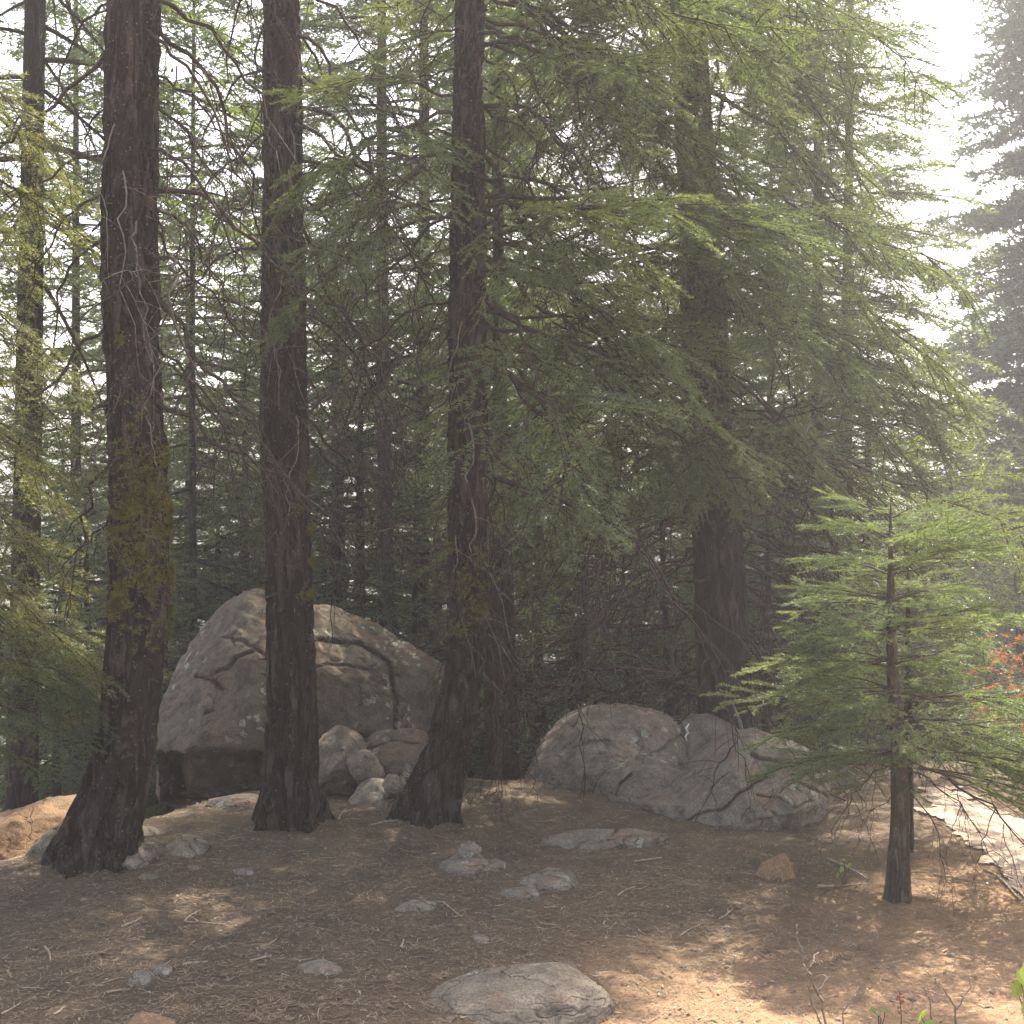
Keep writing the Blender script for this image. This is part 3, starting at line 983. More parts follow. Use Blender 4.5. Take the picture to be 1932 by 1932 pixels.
def build_trunk(rows, Y, H, mat, sides=100, nz=340, relief=0.02, flare=0.25, seed=1, zvis=5.6, base_z=None, name='trunk', top_r=0.05):
    """rows: (py, xl, xr) down the picture; returns mesh (relative to base), base point and centre function."""
    rows = sorted(rows, key=lambda r: -r[0])
    c = np.array([P((a + b) / 2, y, Y) for y, a, b in rows])
    r = np.array([(b - a) / 2 / FPX * Y for y, a, b in rows])
    z = c[:, 2]
    bz = z[0] if base_z is None else base_z
    zz = np.concatenate([np.linspace(bz - 0.35, zvis, nz), np.linspace(zvis, H, 26)[1:]])
    slope = (c[-1, 0] - c[-3, 0]) / (z[-1] - z[-3] + 1e-9) if len(c) > 2 else 0
    X = np.interp(zz, z, c[:, 0])
    X = np.where(zz > z[-1], c[-1, 0] + slope * 0.5 * (zz - z[-1]), X)
    R = np.interp(zz, z, r)
    R = np.where(zz > z[-1], r[-1] + (top_r - r[-1]) * (zz - z[-1]) / (H - z[-1] + 1e-9), R)
    # smooth the measured profile
    k = np.ones(9) / 9
    Xs = np.convolve(np.pad(X[:nz], 4, 'edge'), k, 'valid')
    Rs = np.convolve(np.pad(R[:nz], 4, 'edge'), k, 'valid')
    X[:nz], R[:nz] = Xs, Rs
    th = np.arange(sides) * 2 * math.pi / sides
    TH, ZZ = np.meshgrid(th, zz)
    RR = np.repeat(R[:, None], sides, 1)
    XX = np.repeat(X[:, None], sides, 1)
    h = ZZ - bz
    q = np.stack([np.cos(TH) * RR * 9, np.sin(TH) * RR * 9, ZZ * 1.3], -1).reshape(-1, 3) + seed * 5.3
    n = pnoise(q, seed) + 0.5 * pnoise(q * 2.1, seed + 3)
    fur = sstep(0.0, 0.22, np.abs(n)).reshape(RR.shape)
    q2 = np.stack([np.cos(TH) * RR * 30, np.sin(TH) * RR * 30, ZZ * 12], -1).reshape(-1, 3) + seed
    fine = fbm(q2, 3, seed + 9).reshape(RR.shape)
    low = 0.45 + 0.9 * np.exp(-np.maximum(h, 0) / 1.0)
    qb = np.stack([np.cos(TH) * 1.5, np.sin(TH) * 1.5, ZZ * 1.2], -1).reshape(-1, 3) + seed
    lump = fbm(qb, 2, seed + 5).reshape(RR.shape)
    lob = 0.5 + 0.5 * np.cos(TH * 5 + seed + 0.8 * np.sin(TH * 2 + seed))
    RR = RR * (1 + 0.035 * lump) + relief * low * (fur - 1) + relief * 0.28 * fine
    RR = RR + flare * R[:, None] * np.exp(-np.maximum(h, 0) / (0.07 + 0.13 * lob)) * (0.1 + 1.5 * lob ** 2)
    V = np.stack([XX + RR * np.cos(TH), Y + RR * np.sin(TH) * 1.0, ZZ], -1).reshape(-1, 3)
    m = len(zz)
    ix = np.arange(m * sides).reshape(m, sides)
    nx = np.roll(ix, -1, 1)
    F = np.stack([ix[:-1], nx[:-1], nx[1:], ix[1:]], -1).reshape(-1, 4)
    base = np.array([np.interp(bz, zz, X), Y, bz])
    me = np_mesh(name, V - base, F, mat, True)

    def at(zq):
        return np.array([np.interp(zq, zz, X), Y, zq]), float(np.interp(zq, zz, R))
    return me, base, at


def moss_tufts(at, base, spots, Y, rng):
    """Small lichen tufts stuck on the camera side of a trunk: spots (px,py,r_px,count)."""
    Vs = []
    for px, py, rp, cnt in spots:
        for _ in range(cnt * 2):
            a, b = px + rng.normal() * rp, py + rng.normal() * rp * 1.4
            z = P(a, b, Y)[2]
            c, r = at(z)
            x = P(a, b, Y - r * 0.8)[0] - c[0]
            x = float(np.clip(x, -r * 1.0, r * 1.0))
            yv = -math.sqrt(max(r * r - x * x, 0))
            nrm = np.array([x, yv, 0]) / r
            p = c + np.array([x, yv, 0]) * 1.02
            k = 10
            d = nrm + 0.9 * rng.standard_normal((k, 3))
            d /= np.linalg.norm(d, axis=1, keepdims=True)
            w = np.cross(d, rng.standard_normal((k, 3)))
            w /= np.linalg.norm(w, axis=1, keepdims=True)
            L = 0.014 + 0.02 * rng.random((k, 1))
            o = p + 0.006 * rng.standard_normal((k, 3))
            Vs.append(np.stack([o - w * 0.0034, o + w * 0.0034, o + d * L], 1).reshape(-1, 3))
    V = np.concatenate(Vs) - base
    return np_mesh('lichen', V, np.arange(len(V)).reshape(-1, 3), M_MOSS)


def high_crown(tree, at, z0, z1, n, rad, rng):
    for i in range(n):
        z = z0 + (z1 - z0) * (i + rng.random()) / n
        c, r = at(z)
        f = (z - z0) / (z1 - z0)
        L = rad * (1 - f) ** 0.7 + 0.35
        az = rng.random() * 2 * math.pi
        p = c + np.array([math.cos(az), math.sin(az), 0]) * r * 0.7
        if blocked(c, az, L * 0.9, 0.1):
            continue
        put_branch(tree, HIGH[i % 3], p, az, 0.25 * f - 0.1, L / 2.4)


STUBS = []
for i in range(5):
    rr = np.random.default_rng(950 + i)
    L = 0.05 + 0.05 * rr.random()
    s = np.linspace(0, 1, 5)
    c = np.stack([L * s, 0.012 * np.sin(s * 3 + i), -0.02 * s ** 2 * (i % 3)], -1)[None]
    R_ = (np.array([0.02, 0.012, 0.009, 0.008, 0.005]) * (0.6 + 0.5 * rr.random()))[None]
    V, F = tubes(c, R_, 7)
    V += 0.0015 * rr.standard_normal(V.shape)
    STUBS.append(np_mesh('branch_stub', V, F, M_TWIG if i % 2 else M_BARK_GREY, True))


def stubs(tree, at, n, z0, z1, rng):
    """Broken stubs of old limbs, mostly on the side that shows."""
    for i in range(n):
        z = z0 + (z1 - z0) * (i + rng.random()) / n
        c, r = at(z)
        az = -math.pi / 2 + 1.3 * rng.normal()
        o = link('branch_stub', STUBS[int(rng.integers(5))], tree, Vector(c + np.array([math.cos(az), math.sin(az), 0]) * r * 0.9) - tree.location)
        k = 0.6 + 0.7 * rng.random()
        o.rotation_euler = (0, 0.2 * rng.normal(), az)
        o.scale = (k, k, k)


def scatter_branches(tree, at, kinds, z0, z1, n, size, rng, pitch=(-0.5, 0.0), azr=(0, 2 * math.pi), Lref=2.0, mn=0.6):
    for i in range(n):
        z = z0 + (z1 - z0) * (i + rng.random()) / n
        c, r = at(z)
        az = azr[0] + (azr[1] - azr[0]) * rng.random()
        p = c + np.array([math.cos(az), math.sin(az), 0]) * r * 0.75
        s = size * (mn + (1 - mn) * rng.random() * 1.3) / Lref * (1.08 if Lref > 1.9 else 1)
        if Lref > 1.9 and blocked(c, az, s * Lref * 0.8, 0.4):
            continue
        put_branch(tree, kinds[int(rng.integers(len(kinds)))], p, az, pitch[0] + (pitch[1] - pitch[0]) * rng.random(), s, rng.normal() * 0.35)


GAPS += [(G(1500, 1905), 0.22), (G(1800, 1915), 0.2), (G(1340, 1880), 0.15), (G(1640, 1910), 0.2), (G(1380, 1730), 0.12), (G(1850, 1560), 0.6), (G(1760, 1620), 0.3), (G(1900, 1720), 0.3),
         (P(380, 1290, 9.0), 0.3), (P(430, 1240, 9.0), 0.15), (P(800, 1300, 9.0), 0.12), (P(1200, 1375, 8.7), 0.18), (P(40, 1560, 7.2), 0.5),
         (P(0, 900, 6.3), 0.9), (P(0, 600, 6.3), 0.9), (P(0, 1200, 6.3), 0.9), (P(-30, 350, 6.3), 0.7), (P(1680, 1080, SAPD), 0.85), (P(1850, 1250, SAPD), 0.3), (G(1480, 1560), 0.1)]

# ------------------------------------------------------------------ foreground trees
rng = np.random.default_rng(11)
LOW, HIA = (-math.pi, 0), (0, math.pi)

# first: mossy trunk
me, b, at1 = build_trunk([(1655, 88, 262), (1600, 105, 262), (1540, 130, 268), (1480, 158, 280), (1420, 175, 290), (1350, 188, 298), (1280, 196, 305), (1200, 205, 318), (1100, 208, 320), (1000, 210, 319),
                          (900, 208, 315), (800, 204, 308), (700, 200, 303), (600, 196, 300), (500, 193, 298), (400, 193, 297), (200, 198, 298), (0, 202, 300)],
                         T1D, 19, M_BARK_MOSS, seed=3, relief=0.045, flare=0.26, zvis=5.0)
t1 = thing('fir_tree', 'thick mossy fir whose foot sweeps left, leftmost of the three near trunks', 'tree', b, 'near fir trunks')
link('trunk', me, t1)
spots = [(270, 880, 18, 40), (285, 930, 16, 60), (255, 960, 16, 60), (300, 1000, 10, 40), (262, 1060, 18, 60), (290, 1090, 14, 45), (230, 1120, 10, 40), (312, 960, 5, 50), (315, 1080, 4, 60), (300, 860, 8, 25),
         (235, 650, 5, 10), (250, 1010, 25, 60), (215, 1150, 8, 30), (280, 1180, 25, 30), (316, 1150, 4, 40), (214, 1010, 5, 40), (240, 850, 20, 14), (260, 770, 20, 8)]
link('lichen', moss_tufts(at1, b, spots, T1D, rng), t1, kind='stuff')
for px, py, az, s in ((220, 240, -1.9, 1.3), (246, 320, -1.5, 1.5), (280, 420, -1.0, 1.4), (222, 755, -2.7, 1.3), (288, 760, -0.7, 1.1), (285, 915, -0.9, 0.8)):
    z = P(px, py, T1D)[2]
    c, r = at1(z)
    p = c + np.array([math.cos(az), math.sin(az), 0]) * r * 0.9
    put_branch(t1, PALE[int(rng.integers(4))], p, az, -0.6, s * 0.6)
stubs(t1, at1, 26, 0.6, 5.0, rng)
scatter_branches(t1, at1, DEAD, 2.6, 5.2, 15, 1.7, rng, (-0.75, -0.2), (-0.9, 0.9), 1.7)
scatter_branches(t1, at1, DEAD, 2.0, 5.2, 10, 1.4, rng, (-0.75, -0.2), (math.pi - 0.9, math.pi + 0.7), 1.7)
scatter_branches(t1, at1, LIVE, 3.6, 6.5, 30, 1.6, rng, (-0.8, -0.3), (-0.5, math.pi + 0.5))
scatter_branches(t1, at1, LIVE, 2.4, 6.0, 26, 1.9, rng, (-0.5, -0.1), (0.4, 2.7))
high_crown(t1, at1, 6.0, 18.5, 30, 2.3, rng)

# second trunk
me, b, at2 = build_trunk([(1572, 485, 616), (1520, 492, 608), (1460, 497, 602), (1400, 500, 600), (1300, 503, 597), (1200, 503, 593), (1100, 500, 590), (1000, 497, 587), (900, 493, 583), (800, 491, 580),
                          (600, 492, 577), (400, 495, 573), (200, 497, 570), (0, 497, 565)], T2D, 20, M_BARK, seed=5, relief=0.045, flare=0.3, zvis=5.5)
t2 = thing('fir_tree', 'straight dark fir trunk standing in front of the huge boulder', 'tree', b, 'near fir trunks')
link('trunk', me, t2)
link('lichen', moss_tufts(at2, b, [(578, 900, 3, 30), (582, 1000, 3, 50), (585, 1060, 3, 30), (560, 960, 8, 12), (575, 1120, 8, 16)], T2D, rng), t2, kind='stuff')
for px, py, az, s in ((548, 500, -1.3, 0.9), (540, 560, -1.7, 0.8), (555, 790, -0.8, 0.8), (553, 935, -1.2, 0.35), (545, 235, -1.0, 0.9)):
    z = P(px, py, T2D)[2]
    c, r = at2(z)
    put_branch(t2, PALE[int(rng.integers(4))], c + np.array([math.cos(az), math.sin(az), 0]) * r * 0.9, az, -0.7, s)
stubs(t2, at2, 26, 0.6, 5.4, rng)
scatter_branches(t2, at2, DEAD, 2.4, 5.8, 16, 1.8, rng, (-0.8, -0.25), (-0.7, 1.0), 1.7)
scatter_branches(t2, at2, DEAD, 3.4, 5.8, 6, 1.3, rng, (-0.8, -0.25), (math.pi - 0.8, math.pi + 0.5), 1.7)
scatter_branches(t2, at2, LIVE, 3.9, 6.8, 30, 1.8, rng, (-0.7, -0.2), (-0.4, math.pi + 0.4))
scatter_branches(t2, at2, LIVE, 2.4, 6.0, 28, 1.9, rng, (-0.5, -0.1), (0.4, 2.7))
high_crown(t2, at2, 6.5, 19.5, 30, 2.3, rng)

# third trunk, leaning foot
me, b, at3 = build_trunk([(1560, 735, 866), (1520, 752, 868), (1480, 768, 876), (1440, 786, 882), (1400, 800, 888), (1350, 818, 898), (1300, 832, 908), (1250, 842, 918), (1200, 847, 922), (1100, 846, 920),
                          (1000, 845, 918), (900, 845, 920), (800, 845, 922), (700, 846, 918), (600, 846, 915), (500, 848, 916), (400, 850, 917), (200, 855, 914), (0, 858, 914)],
                         T3D, 18, M_BARK, seed=8, relief=0.05, flare=0.2, zvis=5.6)
t3 = thing('fir_tree', 'rough fir with a strongly leaning foot, rightmost of the three near trunks', 'tree', b, 'near fir trunks')
link('trunk', me, t3)
link('lichen', moss_tufts(at3, b, [(880, 1100, 16, 30), (900, 1150, 10, 20), (870, 1180, 10, 20), (850, 1030, 4, 12), (905, 1050, 8, 14)], T3D, rng), t3, kind='stuff')
for px, py, az, s in ((880, 780, -1.5, 1.1), (890, 930, -1.3, 0.9), (880, 1000, -2.2, 0.7), (860, 600, -1.8, 0.9)):
    z = P(px, py, T3D)[2]
    c, r = at3(z)
    put_branch(t3, PALE[int(rng.integers(4))], c + np.array([math.cos(az), math.sin(az), 0]) * r * 0.9, az, -0.75, s)
stubs(t3, at3, 26, 0.7, 5.4, rng)
scatter_branches(t3, at3, DEAD, 2.3, 5.8, 20, 2.0, rng, (-0.75, -0.15), (-0.8, 0.9), 1.7)
scatter_branches(t3, at3, DEAD, 2.6, 5.6, 10, 1.2, rng, (-0.6, -0.1), (math.pi - 0.9, math.pi + 0.9), 1.7)
for i in range(16):                                    # the tangle hugging the right side
    z = 1.0 + 2.3 * rng.random()
    c, r = at3(z)
    put_branch(t3, DEAD[i % 6], c + np.array([r * 0.6, 0.15, 0.1]), rng.normal() * 0.5, -1.1 + 0.2 * rng.normal(), 0.5 + 0.25 * rng.random())
scatter_branches(t3, at3, LIVE, 3.2, 6.2, 40, 1.9, rng, (-0.45, 0.05), (-1.35, 0.9))
scatter_branches(t3, at3, LIVE, 3.7, 6.2, 30, 1.6, rng, (-0.45, 0.0), (math.pi - 1.0, math.pi + 1.2))
high_crown(t3, at3, 5.6, 17.5, 30, 2.4, rng)

# fourth: dark trunk behind the rocks, with the large crown
me, b, at4 = build_trunk([(1480, 1312, 1430), (1400, 1316, 1424), (1375, 1318, 1420), (1300, 1316, 1416), (1200, 1312, 1412), (1100, 1310, 1406), (1000, 1306, 1400), (900, 1298, 1392), (800, 1292, 1386), (600, 1284, 1370),
                          (300, 1276, 1348), (0, 1264, 1330)], T4D, 21, M_BARK_BG, seed=13, relief=0.03, flare=0.1, zvis=6.5)
b[2] = gz(b[0], b[1])
me.transform(Matrix.Translation((0, 0, P(1371, 1480, T4D)[2] - b[2])))
t4 = thing('fir_tree', 'massive dark fir with a wide drooping crown, standing behind the grey boulders', 'tree', b)
link('trunk', me, t4)
stubs(t4, at4, 24, 0.3, 4.0, rng)
scatter_branches(t4, at4, DEAD, 0.6, 3.2, 36, 2.0, rng, (-0.5, 0.15), (-0.9, 1.0), 1.7)
scatter_branches(t4, at4, DEAD, 0.6, 3.4, 24, 2.2, rng, (-0.5, 0.15), (math.pi - 1.0, math.pi + 0.9), 1.7)
scatter_branches(t4, at4, LIVE, 2.3, 7.4, 60, 2.3, rng, (-0.55, -0.15), (-0.9, 0.8), mn=0.8)
scatter_branches(t4, at4, LIVE, 2.5, 7.4, 50, 2.3, rng, (-0.55, -0.15), (math.pi - 0.9, math.pi + 0.9), mn=0.8)
scatter_branches(t4, at4, LIVE, 2.9, 7.6, 62, 1.9, rng, (-0.8, -0.2), (-2.5, -0.6))
high_crown(t4, at4, 6.8, 20.5, 46, 2.5, rng)

# the young fir at the right
me, b, ats = build_trunk([(1710, 1668, 1722), (1680, 1673, 1717), (1620, 1676, 1716), (1550, 1679, 1717), (1480, 1681, 1714), (1400, 1681, 1710), (1300, 1674, 1698), (1200, 1672, 1692), (1100, 1673, 1688),
                          (1020, 1676, 1684), (960, 1679, 1682)], SAPD, 2.05, M_BARK_YOUNG, 28, 110, 0.006, 0.12, 17, zvis=1.98, top_r=0.003)
ts = thing('young_fir', 'young green fir with tiered boughs and bare lower trunk, at the right', 'tree', b)
link('trunk', me, ts)
n = 84
for i in range(n):
    f = (i + rng.random()) / n
    z = 0.72 + 1.26 * f
    tier = (round(z * 6.5) / 6.5)
    z = 0.35 * z + 0.65 * tier
    c, r = ats(min(z, 1.96))
    az = rng.random() * 2 * math.pi
    L = 0.38 + 0.54 * (1 - f) ** 0.62
    if math.sin(az) < -0.6 and f < 0.2:
        L *= 0.45
    if math.cos(az) < -0.1 and f < 0.22:
        L *= 0.5 + 2.0 * f
    elif math.cos(az) < -0.3 and f < 0.5:
        L *= 0.85
    s = L * (0.75 + 0.4 * rng.random()) * (0.86 if math.cos(az) < -0.2 else 1.0)
    p = c + np.array([math.cos(az), math.sin(az), 0]) * r * 0.6
    put_branch(ts, YOUNG[i % 4], p, az, -0.28 + 0.5 * f + 0.08 * rng.normal(), s)
for az, z, s, pt in ((0.1, 0.78, 1.0, -0.3), (0.4, 0.72, 0.95, -0.35), (-0.3, 0.74, 0.85, -0.4), (3.3, 0.66, 0.35, -0.2), (-0.9, 0.62, 0.2, -0.3), (0.2, 1.05, 1.05, -0.05), (0.0, 0.92, 1.05, -0.15), (3.0, 1.0, 0.85, 0.1), (3.3, 1.2, 0.75, 0.05)):
    c, r = ats(z)
    put_branch(ts, YOUNG[int(rng.integers(4))], c, az, pt, s)
for az, z, s, pt in ((3.0, 0.8, 0.5, -0.1), (3.6, 0.72, 0.45, -0.4), (0.25, 0.62, 0.4, -0.8), (0.0, 0.7, 0.5, -0.4), (2.8, 0.6, 0.25, -0.6), (-1.0, 0.9, 0.4, -0.3), (0.1, 0.72, 0.75, -0.3)):
    c, r = ats(z)
    put_branch(ts, DEAD[int(rng.integers(6))], c, az, pt, s * 0.8)

# the second stem behind the young fir
me, b, atq = build_trunk([(1560, 1700, 1724), (1450, 1702, 1722), (1330, 1706, 1722), (1200, 1708, 1718)], 7.0, 1.75, M_BARK_BG, 20, 60, 0.004, 0.1, 19, zvis=1.2, top_r=0.004)
b2 = thing('young_fir', 'thinner dark fir sapling close behind the young green fir', 'tree', b)
link('trunk', me, b2)
for i in range(30):
    f = (i + rng.random()) / 30
    z = 0.45 + 1.2 * f
    c, r = atq(z)
    az = rng.random() * 2 * math.pi
    put_branch(b2, YOUNG[i % 4], c, az, -0.1 + 0.3 * f, 0.3 + 0.65 * (1 - f))

# tree just outside the left edge whose boughs, coloured as if sunlit, hang into the picture
tl_x = P(-260, 1000, 6.4)
me, b, atl = build_trunk([(1750, -310, -210), (1400, -300, -220), (1000, -298, -225), (0, -290, -230)], 6.4, 15, M_BARK, 40, 120, 0.02, 0.2, 23, zvis=5)
tl = thing('fir_tree', 'fir beyond the left edge whose boughs tinted sunlit gold hang into the photo', 'tree', b)
link('trunk', me, tl)
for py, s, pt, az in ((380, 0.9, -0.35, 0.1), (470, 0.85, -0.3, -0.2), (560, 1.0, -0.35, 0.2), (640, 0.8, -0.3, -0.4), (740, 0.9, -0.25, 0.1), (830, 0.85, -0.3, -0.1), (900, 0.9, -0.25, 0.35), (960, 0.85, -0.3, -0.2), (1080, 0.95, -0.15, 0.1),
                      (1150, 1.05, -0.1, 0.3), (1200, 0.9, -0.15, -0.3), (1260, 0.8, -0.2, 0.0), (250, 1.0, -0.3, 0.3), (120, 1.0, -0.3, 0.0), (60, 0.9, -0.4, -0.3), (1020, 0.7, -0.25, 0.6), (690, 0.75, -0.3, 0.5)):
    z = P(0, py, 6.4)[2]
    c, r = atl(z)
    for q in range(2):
        put_branch(tl, SUN_TINT[int(rng.integers(3))], c + np.array([0, 0, 0.09 * q]), az + 0.5 * rng.normal(), pt, s * (0.98 - 0.12 * q), 0.3 * rng.normal())
for py, s, pt, az in ((1130, 1.3, -0.2, 0.25), (1180, 1.25, -0.15, 0.0), (1230, 1.35, -0.1, 0.15), (1290, 1.2, -0.05, -0.1), (1330, 1.0, -0.2, 0.1), (1160, 1.2, -0.25, 0.4)):
    c, r = atl(P(0, py, 6.4)[2])
    put_branch(tl, LIVE[int(rng.integers(5))], c, az, pt, s * 0.52)
high_crown(tl, atl, 6.5, 14, 12, 1.4, rng)


# ------------------------------------------------------------------ trees behind
def crown_mesh(H, z0, rad, nb, seed, mat, nl=0.07, nw=0.02, spacing=0.03, n2=14, n3=8, droop=0.3, power=0.75, taper=0.75):
    rng = np.random.default_rng(seed)
    K = 8
    f = (np.arange(nb) + rng.random(nb)) / nb
    f = f ** 0.9
    z = z0 + (H - z0) * f
    L = (rad * (1 - f) ** taper + 0.25) * (0.65 + 0.5 * rng.random(nb))
    az = np.arange(nb) * 2.39996 + rng.normal(0, 0.5, nb)
    s = np.linspace(0, 1, K)
    rise = -0.25 + 0.55 * f + rng.normal(0, 0.08, nb)
    ax = np.zeros((nb, K, 3))
    ax[:, :, 0] = np.cos(az)[:, None] * L[:, None] * s
    ax[:, :, 1] = np.sin(az)[:, None] * L[:, None] * s
    ax[:, :, 2] = z[:, None] + L[:, None] * (rise[:, None] * s - droop * (1 - 0.5 * f[:, None]) * s ** 2)
    sec, t2 = grow(ax, n2, 0.2, 1.0, lambda t: 0.36 * (1.08 - t) ** 0.6, 0.9, 0.16, 4, rng, fwd=0.3)
    ter, t3 = grow(sec, n3, 0.1, 1.0, lambda t: 0.36 * (1.1 - t) ** 0.7, 0.85, 0.08, 3, rng, jit=0.15)
    V, F = cat_mesh([needle_tris(ter, spacing, nl, nw, rng), needle_tris(sec, spacing, nl, nw, rng, k0=1)])
    need = np_mesh('needles', V, F, mat)
    V, F = cat_mesh([tubes(ax, np.maximum(0.011 * L[:, None] * (1 - 0.85 * s)[None], 0.003), 4),
                     tubes(sec, np.broadcast_to(np.linspace(0.006, 0.0025, 4), (len(sec), 4)), 3)])
    wood = np_mesh('limbs', V, F, M_TWIG, True)
    return wood, need, H


def simple_trunk(H, r, seed, mat):
    r = 0.13
    rng = np.random.default_rng(seed)
    K = 40
    s = np.linspace(0, 1, K)
    c = np.zeros((1, K, 3))
    c[0, :, 2] = -1.0 + (H + 0.6) * s
    c[0, :, 0] = 0.05 * np.sin(s * 5 + seed)
    R = (r * (1 - 0.93 * s) + r * 0.35 * np.exp(-s * 30))[None]
    V, F = tubes(c, R, 18)
    V[:, :2] *= (1 + 0.07 * fbm(np.stack([V[:, 0] * 20, V[:, 1] * 20, V[:, 2] * 3], -1), 2, seed))[:, None]
    return np_mesh('trunk', V, F, mat, True)


CROWNS = {
    'tall_bare': crown_mesh(18, 5.5, 2.4, 110, 700, M_NEEDLE_BG),
    'tall': crown_mesh(17, 2.2, 2.6, 150, 701, M_NEEDLE_BG),
    'tall_b': crown_mesh(16, 3.2, 2.3, 130, 702, M_NEEDLE_BG, droop=0.4),
    'full': crown_mesh(14, 0.6, 2.6, 170, 703, M_NEEDLE_BG),
    'small': crown_mesh(6, 0.3, 1.6, 90, 704, M_NEEDLE_BG, nl=0.055, nw=0.014, spacing=0.03, n2=12, n3=6),
    'small_b': crown_mesh(5, 0.3, 1.4, 80, 705, M_NEEDLE_YOUNG, nl=0.055, nw=0.014, spacing=0.03, n2=12, n3=6),
    'lone': crown_mesh(15, 0.6, 3.0, 640, 706, M_NEEDLE_HAZE, nl=0.11, nw=0.036, spacing=0.04, n2=16, n3=8, droop=0.22, taper=0.45),
}
TRUNKS = {k: simple_trunk(v[2], 0.014 * v[2] + 0.02, 800 + i, M_BARK_BG) for i, (k, v) in enumerate(CROWNS.items())}
TRUNK_GREY = simple_trunk(18, 0.14, 850, M_BARK_GREY)


def back_tree(px, Y, kind, scale, label, rz=None, group='firs behind the boulders', grey=False, thick=1.0, slim=1.0, name='fir_tree', zoff=0.0):
    x = (px - CX) / FPX * Y
    z = gz(x, Y) - 0.05 + zoff
    t = thing(name, label, 'tree', (x, Y, z), group)
    rz = random.random() * 6.28 if rz is None else rz
    t.rotation_euler = (random.gauss(0, 0.012), random.gauss(0, 0.012), rz)
    t.scale = (scale, scale, scale)
    tr = link('trunk', TRUNK_GREY if grey else TRUNKS[kind], t)
    tr.scale = (thick, thick, 1)
    w = link('limbs', CROWNS[kind][0], t)
    w.scale = (slim, slim, 1)
    link('needles', CROWNS[kind][1], w)
    return t


BT = [
    (42, 9.6, 'tall_bare', 1.0, 'dark trunked fir behind the sun-tinted boughs at the left edge', 1.1),
    (372, 13.5, 'tall_bare', 0.85, 'slim fir seen between the mossy trunk and the second trunk', 0.6),
    (728, 14.0, 'tall_bare', 1.0, 'grey-topped fir trunk, left one of the pair right of the second trunk', 0.95),
    (792, 14.8, 'tall_bare', 1.05, 'dark fir trunk, right one of the pair behind the huge boulder', 1.0),
    (930, 10.8, 'tall_bare', 0.6, 'fir trunk in the dark gap, close behind the leaning third trunk', 1.0),
    (966, 11.3, 'tall_bare', 0.62, 'dark fir trunk in the gap just left of the domed boulder', 1.15),
    (1102, 12.0, 'small', 1.0, 'thin dark-stemmed fir rising behind the domed boulder', 1.0),
    (1552, 15.5, 'tall', 1.0, 'fir behind the massive dark fir, seen left of the young fir top', 1.0),
    (1590, 17.0, 'tall', 1.1, 'tall fir whose crown edges the white sky at the upper right', 1.0),
    (150, 15.0, 'tall', 0.95, 'fir filling the gap left of the mossy trunk', 1.0),
    (250, 21.0, 'tall_b', 1.1, 'fir standing far behind the mossy trunk', 1.0),
    (345, 18.0, 'full', 1.05, 'dense fir right behind the mossy trunk, above the huge boulder', 1.0),
    (455, 22.0, 'tall', 1.05, 'far fir framed between the first two trunks', 1.0),
    (560, 17.0, 'tall_b', 1.0, 'fir hidden mostly by the second trunk', 1.0),
    (640, 20.0, 'full', 1.1, 'pale green fir just right of the second trunk', 0.95),
    (855, 17.5, 'tall', 1.0, 'fir directly behind the third trunk', 1.0),
    (1000, 19.0, 'full', 0.95, 'fir behind the tangle of dead twigs', 1.0),
    (1110, 24.0, 'full', 0.75, 'distant fir beneath the bright sky hole right of the third trunk', 1.0),
    (1200, 16.5, 'full', 0.85, 'yellow-green fir glimpsed left of the massive dark fir', 1.0),
    (1290, 20.0, 'tall_b', 1.15, 'fir behind the massive dark fir trunk', 1.0),
    (1430, 18.0, 'full', 1.0, 'bushy fir right behind the massive dark fir', 1.0),
    (1500, 23.0, 'tall', 1.05, 'far fir behind the right side of the massive fir', 1.0),
    (1710, 24.0, 'full', 0.7, 'bushy fir rising behind the top of the young fir', 1.0),
]
for i, (px, Y, k, s, lab, th) in enumerate(BT):
    back_tree(px, Y, k, s, lab, grey=(i == 2), thick=th, slim=0.7 if i in (4, 5) else 1.0)

